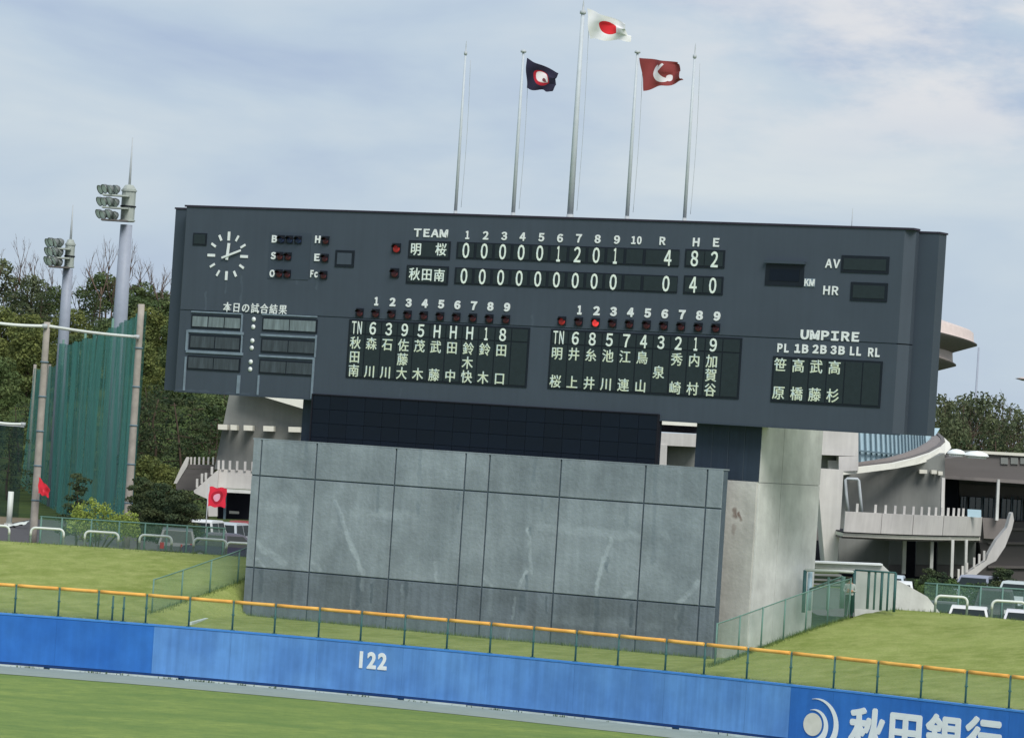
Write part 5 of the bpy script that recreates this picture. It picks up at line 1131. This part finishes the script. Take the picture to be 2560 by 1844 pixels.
# ------------------------------------------------------------------ trees
def leafmat(name, c1, c2, c3):
    m = bpy.data.materials.new(name); m.use_nodes = True; t = m.node_tree; b = t.nodes['Principled BSDF']; b.inputs['Roughness'].default_value = .8; b.inputs['Specular IOR Level'].default_value = .2
    oi = N(t, 'ShaderNodeObjectInfo'); g = N(t, 'ShaderNodeNewGeometry')
    no = N(t, 'ShaderNodeTexNoise'); no.inputs['Scale'].default_value = .9; no.inputs['Detail'].default_value = 3; t.links.new(g.outputs['Position'], no.inputs[0])
    a = mixc(t, oi.outputs['Random'], c1, c2)
    mr = N(t, 'ShaderNodeMapRange'); t.links.new(no.outputs[0], mr.inputs[0]); mr.inputs[1].default_value = .42; mr.inputs[2].default_value = .68
    a = mixc(t, mr.outputs[0], a, c3)
    ri = M(t, 'MULTIPLY_ADD', g.outputs['Random Per Island'], .7, .65)
    v = N(t, 'ShaderNodeVectorMath', operation='SCALE'); t.links.new(a, v.inputs[0]); t.links.new(ri, v.inputs[3]); t.links.new(v.outputs[0], b.inputs['Base Color'])
    tr = N(t, 'ShaderNodeBsdfTranslucent'); t.links.new(v.outputs[0], tr.inputs[0]); mx = N(t, 'ShaderNodeMixShader'); mx.inputs[0].default_value = .25
    o = [n for n in t.nodes if n.type == 'OUTPUT_MATERIAL'][0]; t.links.new(b.outputs[0], mx.inputs[1]); t.links.new(tr.outputs[0], mx.inputs[2]); t.links.new(mx.outputs[0], o.inputs[0]); return m
L_mid = leafmat('leaves_mid_green', lin((88, 106, 66)), lin((76, 94, 62)), lin((102, 114, 72)))
L_olive = leafmat('leaves_olive', lin((94, 104, 74)), lin((82, 94, 72)), lin((110, 116, 86)))
L_dark = leafmat('leaves_dark_pine', lin((56, 72, 54)), lin((66, 82, 56)), lin((84, 92, 60)))
L_yel = leafmat('leaves_yellow_green', lin((104, 114, 66)), lin((94, 106, 64)), lin((122, 128, 72)))
L_bush = leafmat('leaves_bright_bush', lin((150, 166, 84)), lin((160, 174, 90)), lin((176, 188, 98)))
L_hedge = leafmat('leaves_hedge', lin((66, 90, 56)), lin((66, 90, 56)), lin((98, 120, 66)))
rg = random.Random(3)
def leafquad(b, c, s, nrm):
    n = (nrm + Vector((rg.gauss(0, .6), rg.gauss(0, .6), rg.gauss(0, .6)))).normalized(); a = n.orthogonal().normalized(); a.rotate(Matrix.Rotation(rg.uniform(0, 6.28), 3, n)); d = n.cross(a)
    k = rg.uniform(.6, 1.3) * s; b.add([c - a * k * .5, c + d * k * .32 + n * .06, c + a * k * .5, c - d * k * .32 + n * .05], [(0, 1, 2, 3)])
def crown(b, lobes, per, s):
    for (c, r) in lobes:
        for _ in range(int(per * r.x * r.z)):
            v = Vector((rg.gauss(0, 1), rg.gauss(0, 1), rg.gauss(0, 1))).normalized(); k = rg.uniform(.62, 1.06)
            if v.z < -.35 and rg.random() < .6: continue
            leafquad(b, c + Vector((v.x * r.x * k, v.y * r.y * k, v.z * r.z * k)), s, v)
def broad(H, W, seed, trunk_h=.12, per=230, s=.38, flat_=.8):
    rg.seed(seed); lobes = []; br = MB(); top = Vector((rg.uniform(-.3, .3), 0, H * .75))
    br.tube([(0, 0, -.5), (0, 0, H * trunk_h), top], [.03 * H * .55, .02 * H * .6, .006 * H], 7)
    for i in range(13):
        a = 2.4 * i + rg.uniform(-.4, .4); hh = H * (trunk_h + (1 - trunk_h) * (i + .6) / 13.5); rr = W * .5 * math.sin(math.pi * min(.96, .30 + .66 * (i / 13))) * rg.uniform(.5, .85)
        c = Vector((math.cos(a) * rr, math.sin(a) * rr, hh)); r = W * rg.uniform(.17, .27); lobes.append((c, Vector((r, r, r * flat_))))
        br.tube([(0, 0, max(H * trunk_h * .8, hh - rr * .9)), (c.x * .5, c.y * .5, hh - rr * .3), c], [.01 * H, .006 * H, .002 * H], 5)
    cr = MB(); crown(cr, lobes, per, s); return cr, br
def pine(H, W, seed, per=170, s=.26):
    rg.seed(seed); lobes = []; br = MB(); x = y = 0; pts = [(0, 0, -.5)]
    for i in range(5): x += rg.uniform(-.05, .05) * H; y += rg.uniform(-.03, .03) * H; pts.append((x, y, H * (i + 1) / 5.3))
    br.tube(pts, [.018 * H * (1 - i * .15) for i in range(6)], 7)
    for i in range(15):
        t = .22 + .74 * i / 14; a = 2.4 * i; rr = W * .5 * (1.15 - t) * rg.uniform(.5, 1.05); c = Vector((math.cos(a) * rr, math.sin(a) * rr, H * t)); r = W * rg.uniform(.13, .22) * (1.2 - .5 * t)
        lobes.append((c, Vector((r * 1.3, r * 1.3, r * .5)))); br.tube([(0, 0, H * t - .15 * rr), c], [.007 * H, .003 * H], 5)
    cr = MB(); crown(cr, lobes, per, s); return cr, br
def bare(H, seed):
    rg.seed(seed); b = MB()
    def rec(p, d, L_, r, k):
        pts = [p]; q = p.copy(); dd = d.copy()
        for _ in range(3): dd = (dd + Vector((rg.gauss(0, .12), rg.gauss(0, .12), .05))).normalized(); q = q + dd * L_ / 3; pts.append(q.copy())
        b.tube(pts, [r, r * .85, r * .7, r * .5], 5 if k < 2 else 4)
        if k < 4:
            for _ in range(rg.choice((2, 3, 3))):
                f = rg.uniform(.4, 1); i = min(2, int(f * 3)); bp = pts[i] + (pts[i + 1] - pts[i]) * .5; nd = (dd + Vector((rg.gauss(0, .6), rg.gauss(0, .6), rg.uniform(0, .5)))).normalized(); rec(bp, nd, L_ * rg.uniform(.45, .68), r * .5, k + 1)
    rec(Vector((0, 0, -.3)), Vector((0, 0, 1)), H * .62, .022 * H, 0); return b
def sparse(H, W, seed):
    # tall coastal pine with a see-through top
    rg.seed(seed); b = bare(H, seed + 50); cr = MB(); lobes = []
    for i in range(16):
        t = .30 + .66 * i / 15; a = rg.uniform(0, 6.28); rr = W * .5 * (1.1 - t) * rg.uniform(.3, 1); r = W * rg.uniform(.08, .14); lobes.append((Vector((math.cos(a) * rr, math.sin(a) * rr, H * t)), Vector((r, r, r * 1.1))))
    crown(cr, lobes, 260, .24); return cr, b
protos = {}
def reg(k, cb, lm):
    cr, br = cb; protos[k] = (cr.mesh('crown', lm) if cr else None, br.mesh('trunk', G['trunk' if cr else 'dead']))
for i in range(3): reg('mid%d' % i, broad(9, 6.4, 11 + i), L_mid)
for i in range(2): reg('olive%d' % i, broad(9, 6, 21 + i), L_olive)
for i in range(2): reg('dark%d' % i, pine(9, 6.5, 31 + i), L_dark)
reg('yel0', broad(8, 6.4, 41), L_yel); reg('yel1', broad(8, 6.0, 42), L_yel)
for i in range(4): protos['bare%d' % i] = (None, bare(9, 60 + i).mesh('trunk', G['dead']))
for i in range(3): reg('sparse%d' % i, sparse(9, 5.2, 71 + i), L_olive)
def tree(kind, x, Y, H, label, cat='tree', name='tree', group=None, base=None, wf=1.0, z=None):
    cr, br = protos[kind]; h0 = 8 if kind.startswith('yel') else 9
    o = empty(name, (x, Y, gz(x, Y) - .15 if z is None else z), rg.uniform(0, 6.28), label=label, cat=cat, group=group); k = H / h0
    for me, nm in ((cr, 'crown'), (br, 'trunk')):
        if me: inst(nm, me, o, sc=(k * wf, k * wf, k))
    return o
def sx_of(x, Y): p = Vector((x, Y, 10)) - EYE; return 1280 + LENS_PX * p.dot(RIGHT) / p.dot(FWD)
def X_at(sx, Y): return at(sx, 1050, Y).x
rt = random.Random(9)
# skyline of the left wood, read off the photograph (x -> y of the closed canopy)
def sky_l(x): return 690 + 14 * math.sin(x * .021) + 10 * math.sin(x * .07) - (20 if x < 80 else 0) + max(0, x - 500) * .12
kinds = {'mid': 'mid green broadleaf tree', 'olive': 'dull olive tree', 'dark': 'dark pine', 'yel': 'yellow-green young tree'}
rowsL = [(346, 0, 'mid olive dark mid olive'), (328, 75, 'mid dark olive mid'), (312, 150, 'yel mid mid dark yel'), (297, 225, 'mid dark mid yel'), (283, 300, 'dark mid dark mid'), (270, 375, 'dark mid dark'), (258, 455, 'dark dark mid')]
n_ = 0
ORD = 'first second third fourth fifth sixth seventh eighth ninth tenth eleventh twelfth thirteenth fourteenth fifteenth sixteenth seventeenth eighteenth nineteenth twentieth'.split()
def ordn(i): return ORD[max(0, i - 1)] if i <= 20 else 'number %d' % i
rown = ['highest', 'second highest', 'third highest', 'middle', 'third lowest', 'second lowest', 'lowest']
for ri, (Y, dy, ks) in enumerate(rowsL):
    xa, xb = -120, 620 if ri < 4 else 600; pitch = (3.0 if ri < 3 else 3.8) * 9956 / Y; sx = xa + (pitch / 2 if ri % 2 else 0); on_ = 0
    while sx < xb:
        k = rt.choice(ks.split()); q = sx + rt.uniform(-.25, .25) * pitch; yy = Y + rt.uniform(-5, 5); X = X_at(q, yy)
        top = at(q, sky_l(q) + dy + rt.uniform(-22, 26), yy).z; g_ = gz(X, yy); H = max(5.0, min(13, top - g_))
        kk = k + str(rt.randrange(3 if k == 'mid' else 2)); on_ += q > 0
        tree(kk, X, yy, H, ('%s, %s from left, %s row of the left hillside wood' % (kinds[k], ordn(on_), rown[ri])) if q > 0 else 'hillside tree beyond the left edge of the picture, as thick as its neighbours', group='trees of the left hillside wood', wf=rt.uniform(1.0, 1.3)); n_ += 1
        sx += pitch
# bare tops standing out of the canopy
for bi, (sx, ytop) in enumerate(sorted(((20, 600), (48, 588), (62, 640), (85, 655), (100, 648), (214, 640), (232, 604), (247, 622), (262, 640), (290, 610), (322, 655), (345, 640), (364, 655), (385, 650), (402, 660), (428, 662), (-30, 620), (180, 660), (135, 668)))):
    Y = rt.uniform(344, 354); X = X_at(sx, Y); g_ = gz(X, Y); H = at(sx, ytop, Y).z - g_
    o = tree('bare%d' % rt.randrange(4), X, Y, H * 1.02, ('bare leafless treetop on the left skyline, %s from left' % ordn(bi)) if sx > 0 else 'bare leafless treetop just beyond the left edge of the picture', name='bare_tree', group='bare trees on the left skyline', wf=.62)
# right wood
for ri, (Y, ytop, ks) in enumerate(((335, 992, ('sparse0', 'sparse1', 'sparse2')), (320, 1006, ('sparse0', 'sparse1', 'sparse2')), (305, 1040, ('sparse1', 'olive0', 'sparse2')), (290, 1072, ('dark0', 'olive1', 'dark1')), (278, 1096, ('dark0', 'dark1', 'olive0')))):
    pitch = (1.7 if Y > 300 else 3.0) * 9956 / Y; sx = 2300; on_ = 0
    while sx < 2640:
        q = sx + rt.uniform(-.3, .3) * pitch; X = X_at(q, Y); dip = 18 * math.sin(q * .02) + (26 if q > 2480 else 0)
        k = rt.choice(ks); on_ += q > 2335; wn = {'s': 'tall thin-topped tree', 'o': 'olive rounded tree', 'd': 'dark pine'}[k[0]]
        top = at(q, ytop + dip * .5 + rt.uniform(-16, 22), Y).z; tree(k, X, Y + rt.uniform(-4, 4), top - PZ, ('%s, %s from left in the %s row of the right wood' % (wn, ordn(on_), ['rearmost', 'second rearmost', 'middle', 'second nearest', 'nearest'][ri])) if 2335 < q < 2570 else 'tree of the right wood hidden by the scoreboard or cut off by the picture edge', group='trees of the right wood', wf=rt.uniform(.75, 1.0)); sx += pitch
# dark conifers right beside the arena wing
for sx, yt, Y, k, lb in ((352, 985, 252, 'dark0', 'dark conifer behind the right concrete pole, below the scoreboard corner'), (415, 975, 250, 'dark1', 'dark conifer just under the left corner of the scoreboard'), (480, 985, 248, 'dark0', 'dark conifer between the scoreboard corner and the arena wing'), (535, 1030, 247, 'dark1', 'dark conifer touching the slanting arena wall'),
                         (370, 1150, 236, 'yel0', 'yellow-green tree at the foot of the hill beside the ball net'), (430, 1165, 238, 'yel1', 'yellow-green tree right behind the dark pine group')):
    X = X_at(sx, Y); tree(k, X, Y, at(sx, yt, Y).z - gz(X, Y), lb, name='conifer' if k[0] == 'd' else 'tree')
# near pines and bush
def near_pine(seed, W, H, per, s): return pine(H, W, seed, per, s)
for i, (sx, yt, Y, W, lb) in enumerate(((368, 1195, 192, 2.6, 'dark spreading pine right beside the right concrete pole'), (420, 1212, 188, 3.0, 'dark spreading pine in the middle of the group left of the arena entrance'), (474, 1226, 186, 2.6, 'dark brownish pine nearest the pink blossom banner'), (448, 1250, 194, 2.4, 'small dark pine behind the others by the banner'), (206, 1183, 183, 1.9, 'dark layered young pine standing in front of the green ball net'))):
    X = X_at(sx, Y); g_ = gz(X, Y); H = at(sx, yt, Y).z - g_; cr, br = pine(H, W, 80 + i, 3600 if i < 4 else 2600, .13)
    o = empty('pine_tree', (X, Y, g_), label=lb, cat='tree'); cr.build('crown', L_dark, o); br.build('trunk', G['trunk'], o)
rg.seed(5)
Y = 174.5; X = X_at(262, Y); g_ = gz(X, Y); o = empty('bush', (X, Y, g_), label='bright yellow-green leafy bush in front of the right concrete pole', cat='bush')
b = MB(); lob = []
for sx, sy, r in ((200, 1275, .38), (192, 1300, .42), (215, 1305, .45), (232, 1252, .16), (238, 1268, .24), (248, 1284, .32), (262, 1270, .26), (270, 1292, .4), (290, 1305, .42), (312, 1300, .4), (330, 1296, .3), (325, 1318, .4), (240, 1312, .4), (268, 1320, .42), (298, 1328, .42), (212, 1326, .4), (183, 1316, .28), (336, 1330, .3)):
    p = at(sx, sy, Y + rg.uniform(-.3, .3)) - Vector((X, Y, g_)); lob.append((p, Vector((r, r * .9, r * .85))))
for c, r in lob:
    for _ in range(int(900 * r.x * r.z) + 30):
        v = Vector((rg.gauss(0, 1), rg.gauss(0, 1), rg.gauss(0, 1))).normalized(); leafquad(b, c + v * r.x * rg.uniform(.5, 1.15), .12, v)
b.build('foliage', L_bush, o); st = MB()
for c, r in lob[::2]: st.tube([(0, 0, -.1), (c.x * .5, c.y * .5, c.z * .5), c], [.04, .03, .01], 5)
st.build('stems', G['trunk'], o)
# clipped hedge and dark shrubs by the right car park
Y = 172.5; xa, xb = X_at(2319, Y), X_at(2466, Y); g_ = gz(xa, Y); zt_ = at(2390, 1461, Y).z
o = empty('hedge', ((xa + xb) / 2, Y, g_), label='clipped green hedge behind the mesh fence at the right', cat='hedge'); b = MB(); W_ = (xb - xa) / 2; Hh = zt_ - g_
for _ in range(9000):
    u, v, w_ = rg.uniform(-1, 1), rg.uniform(-1, 1), rg.uniform(0, 1); f = rg.random(); hh = Hh * (1 - .12 * (u * u) ** 2 + .05 * math.sin(u * 9))
    if f < .55: c = Vector((u * W_, -.5 + rg.gauss(0, .05), w_ * hh)); nn = Vector((0, -1, .3))
    elif f < .85: c = Vector((u * W_, v * .5, hh + rg.gauss(0, .04))); nn = Vector((0, 0, 1))
    else: c = Vector((math.copysign(W_, u) + rg.gauss(0, .04), v * .5, w_ * hh)); nn = Vector((math.copysign(1, u), 0, .2))
    leafquad(b, c, .13, nn)
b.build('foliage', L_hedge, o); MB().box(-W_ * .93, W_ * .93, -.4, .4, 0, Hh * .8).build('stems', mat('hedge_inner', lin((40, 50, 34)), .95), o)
for i, (sx, yt, Y, W, lb) in enumerate(((2350, 1422, 184, 1.7, 'dark rounded pine shrub left of the curved stair'), (2384, 1430, 186, 1.4, 'smaller dark pine shrub at the foot of the curved stair'), (2528, 1422, 190, 2.1, 'dark pine shrub at the right edge in front of the brown wall'), (2492, 1462, 172, 2.0, 'low dark shrub between the parked cars at the right'))):
    X = X_at(sx, Y); g_ = gz(X, Y); H = at(sx, yt, Y).z - g_; cr, br = pine(H, W, 90 + i, 4200, .12); o = empty('shrub', (X, Y, g_), label=lb, cat='shrub'); cr.build('foliage', L_dark, o); br.build('stems', G['trunk'], o)
# ------------------------------------------------------------------ cars
def car(loc, rz, colr, kind, label):
    o = empty('parked_car', loc, rz, label=label, cat='car', group='cars in the car parks')
    pm_ = mat('car_paint', lin(colr, .85), .35, .02, spec=.4)
    L_, W_, H_ = {'van': (4.6, 1.75, 1.85), 'hatch': (4.0, 1.68, 1.5), 'sedan': (4.6, 1.75, 1.42), 'kei': (3.4, 1.48, 1.65)}[kind]
    belt = H_ * .56
    prof = {'van': [(-.5, .35), (-.5, .9 * belt), (-.47, belt), (-.44, H_ * .97), (-.38, H_), (.22, H_), (.30, H_ * .95), (.40, belt), (.49, belt * .82), (.5, .35)],
            'hatch': [(-.5, .35), (-.5, .85 * belt), (-.48, belt), (-.40, H_ * .95), (-.32, H_), (.12, H_), (.18, H_ * .96), (.30, belt * 1.02), (.47, belt * .8), (.5, .35)],
            'sedan': [(-.5, .35), (-.5, .85 * belt), (-.47, belt), (-.36, belt * 1.05), (-.24, H_ * .97), (-.18, H_), (.08, H_), (.13, H_ * .96), (.26, belt * 1.02), (.47, belt * .82), (.5, .35)],
            'kei': [(-.5, .3), (-.5, .9 * belt), (-.48, belt), (-.45, H_ * .96), (-.38, H_), (.20, H_), (.27, H_ * .96), (.36, belt), (.48, belt * .85), (.5, .3)]}[kind]
    pts = [(x * L_, z) for x, z in prof]; n = len(pts); b = MB(); v = []
    def wy(z): return W_ / 2 * (1 if z <= belt else 1 - .2 * (z - belt) / (H_ - belt))
    for s_ in (-1, 1): v += [(x, s_ * wy(z), z) for x, z in pts]
    b.add(v, [tuple(range(n)), tuple(range(n, 2 * n))[::-1]] + [(i, n + i, n + (i + 1) % n, (i + 1) % n) for i in range(n)]); b.build('body', pm_, o)
    # glass
    up_ = [(x, z) for x, z in pts if z > belt * 1.0 - .001]; xs_ = [x for x, z in up_]
    def gl_(nm, q): g_ = MB(); g_.prism(q, (0, 0, .001)); return g_.build(nm, G['carglass'], o)
    zb, zt2 = belt + .03, H_ * .93
    def xat(z, front):
        seq = [(x, zz) for x, zz in pts if zz >= belt - .01]
        seq = seq[len(seq) // 2:] if front else seq[:len(seq) // 2]
        for (x0, a0), (x1, a1) in zip(seq, seq[1:]):
            if min(a0, a1) - 1e-6 <= z <= max(a0, a1) + 1e-6 and abs(a1 - a0) > 1e-6: return x0 + (x1 - x0) * (z - a0) / (a1 - a0)
        return seq[-1][0] if front else seq[0][0]
    for s_ in (-1, 1):
        ra, rb, fa, fb_ = xat(zb, False) + .1, xat(zt2, False) + .12, xat(zb, True) - .12, xat(zt2, True) - .12; mid = (rb + fb_) / 2
        for q0, q1, t0, t1 in ((ra, mid - .04, rb, mid - .04), (mid + .04, fa, mid + .04, fb_)):
            g_ = MB(); g_.add([(q0, s_ * (wy(zb) + .004), zb), (q1, s_ * (wy(zb) + .004), zb), (t1, s_ * (wy(zt2) + .006), zt2), (t0, s_ * (wy(zt2) + .006), zt2)], [(0, 1, 2, 3)]); g_.build('side_window', G['carglass'], o)
    for fr, nm in ((True, 'windscreen'), (False, 'rear_window')):
        s1 = 1 if fr else -1; x0, x1 = xat(zb, fr) + s1 * .012, xat(zt2, fr) + s1 * .012; g_ = MB(); g_.add([(x0, -wy(zb) * .88, zb), (x0, wy(zb) * .88, zb), (x1, wy(zt2) * .86, zt2), (x1, -wy(zt2) * .86, zt2)], [(0, 1, 2, 3)]); g_.build(nm, G['carglass'], o)
    for sx_ in (-.31, .31):
        for s_ in (-1, 1):
            w0 = MB().tube([(0, -.1, 0), (0, .1, 0)], .31, 16, smooth=False).build('wheel', G['tyre'], o); w0.location = (sx_ * L_, s_ * (W_ / 2 - .08), .31)
            MB().tube([(0, -.012, 0), (0, .012, 0)], .2, 12, smooth=False).build('rim', G['rim'], w0).location = (0, s_ * .105, 0)
    for s_ in (-1, 1):
        MB().box(-.04, .03, -.16, .16, -.08, .08).build('headlight', G['headlight'], o).location = (L_ / 2 - .02, s_ * (W_ / 2 - .25), belt * .72)
        MB().box(-.03, .04, -.09, .09, -.14, .14).build('tail_light', G['taillight'], o).location = (-L_ / 2 + .02, s_ * (W_ / 2 - .16), belt * .85)
        MB().box(-.08, .08, -.06, .06, -.06, .06).build('mirror', pm_, o).location = (L_ * .2, s_ * (W_ / 2 + .07), belt + .08)
    MB().box(-L_ / 2 - .05, -L_ / 2 + .02, -W_ * .46, W_ * .46, .3, .48).build('bumper', G['hood'], o); MB().box(L_ / 2 - .02, L_ / 2 + .05, -W_ * .46, W_ * .46, .28, .46).build('bumper', G['hood'], o); return o
cl = [(535, 196, 80, (232, 236, 236), 'kei', 'white boxy car left-most in the left car park, half behind the pine'), (596, 200, 78, (190, 198, 204), 'hatch', 'silver car in the left car park beside the grey wall'), (596, 183, 8, (62, 62, 84), 'sedan', 'dark blue sedan parked side-on in front of the silver car'), (462, 184, 95, (90, 94, 98), 'hatch', 'grey hatchback behind the left mesh fence below the dark pines'), (640, 205, 80, (150, 44, 44), 'hatch', 'dark red car behind the silver car, next to the grey wall'),
      (2246, 181, 262, (196, 212, 222), 'hatch', 'pale blue-grey car right behind the top of the sloping retaining wall'), (2266, 172.5, 264, (240, 244, 244), 'hatch', 'white car half hidden by the slope of the retaining wall'), (2282, 164.5, 266, (226, 230, 232), 'sedan', 'white car nearest, peeping over the foot of the retaining wall slope'), (2468, 190, 250, (150, 156, 172), 'hatch', 'silver car right of the hedge in front of the brown wall'), (2452, 161.5, 262, (232, 234, 234), 'sedan', 'bright white low car between the two right guard pipes'), (2572, 184, 255, (194, 206, 206), 'hatch', 'pale car at the right edge of the picture'), (2590, 161, 262, (222, 224, 230), 'sedan', 'white car under the rightmost guard pipe, cut off by the picture edge'), (2516, 171, 262, (56, 58, 64), 'hatch', 'dark grey car behind the rightmost guard pipe'), (2380, 165, 264, (40, 44, 48), 'sedan', 'nearly black car in front of the hedge, behind the right guard pipe')]
for sx, Y, rz, c_, k, lb in cl:
    car((X_at(sx, Y), Y, PZ + .03 - (.42 if Y < 168 and sx > 2000 else 0)), R(rz), c_, k, lb)
print('TREES', n_)

# ragged grass along the feet of walls, fences and posts
G['tuft'] = mat('long_edge_grass', lin((96, 116, 62)), .95, .3, 3)
tf = MB(); rg.seed(12)
def tufts(a, c, n, spread=.10, hmin=.06, hmax=.2):
    for _ in range(n):
        t = rg.random(); X = a[0] + (c[0] - a[0]) * t + rg.gauss(0, spread); Y = a[1] + (c[1] - a[1]) * t + rg.gauss(0, spread); z = gz(X, Y) - .02; h = rg.uniform(hmin, hmax); q = rg.uniform(0, 6.28); w_ = rg.uniform(.012, .03)
        tf.add([(X, Y, z), (X + w_ * math.cos(q), Y + w_ * math.sin(q), z), (X + .4 * h * math.cos(q + 1.2), Y + .4 * h * math.sin(q + 1.2), z + h)], [(0, 1, 2)])
wa = OW + UB * ue[0] + NB * .08; wb = OW + UB * ue[-1] + NB * .08
tufts(wa, wb, 3000)
tufts((LF0.x, LF0.y), (LF1.x, LF1.y), 1500); tufts((RF0.x, RF0.y), (RF1.x, RF1.y), 1800); tufts((_q[0].x, _q[0].y), (_q[1].x, _q[1].y), 1200)
for X in [fx[0] + (fx[-1] - fx[0]) * i / 60 for i in range(60)]: tufts((X, WY(X) + .5), (X + .7, WY(X + .7) + .5), 60, .06, .05, .14)
X = -30
while X < 30: tufts((X, CY(X)), (X + 1, CY(X + 1)), 60, .25, .05, .16); X += 1
tf.build('edge_grass', G['tuft'], kind='stuff', label='ragged longer grass along the feet of the walls and fences', cat='grass')
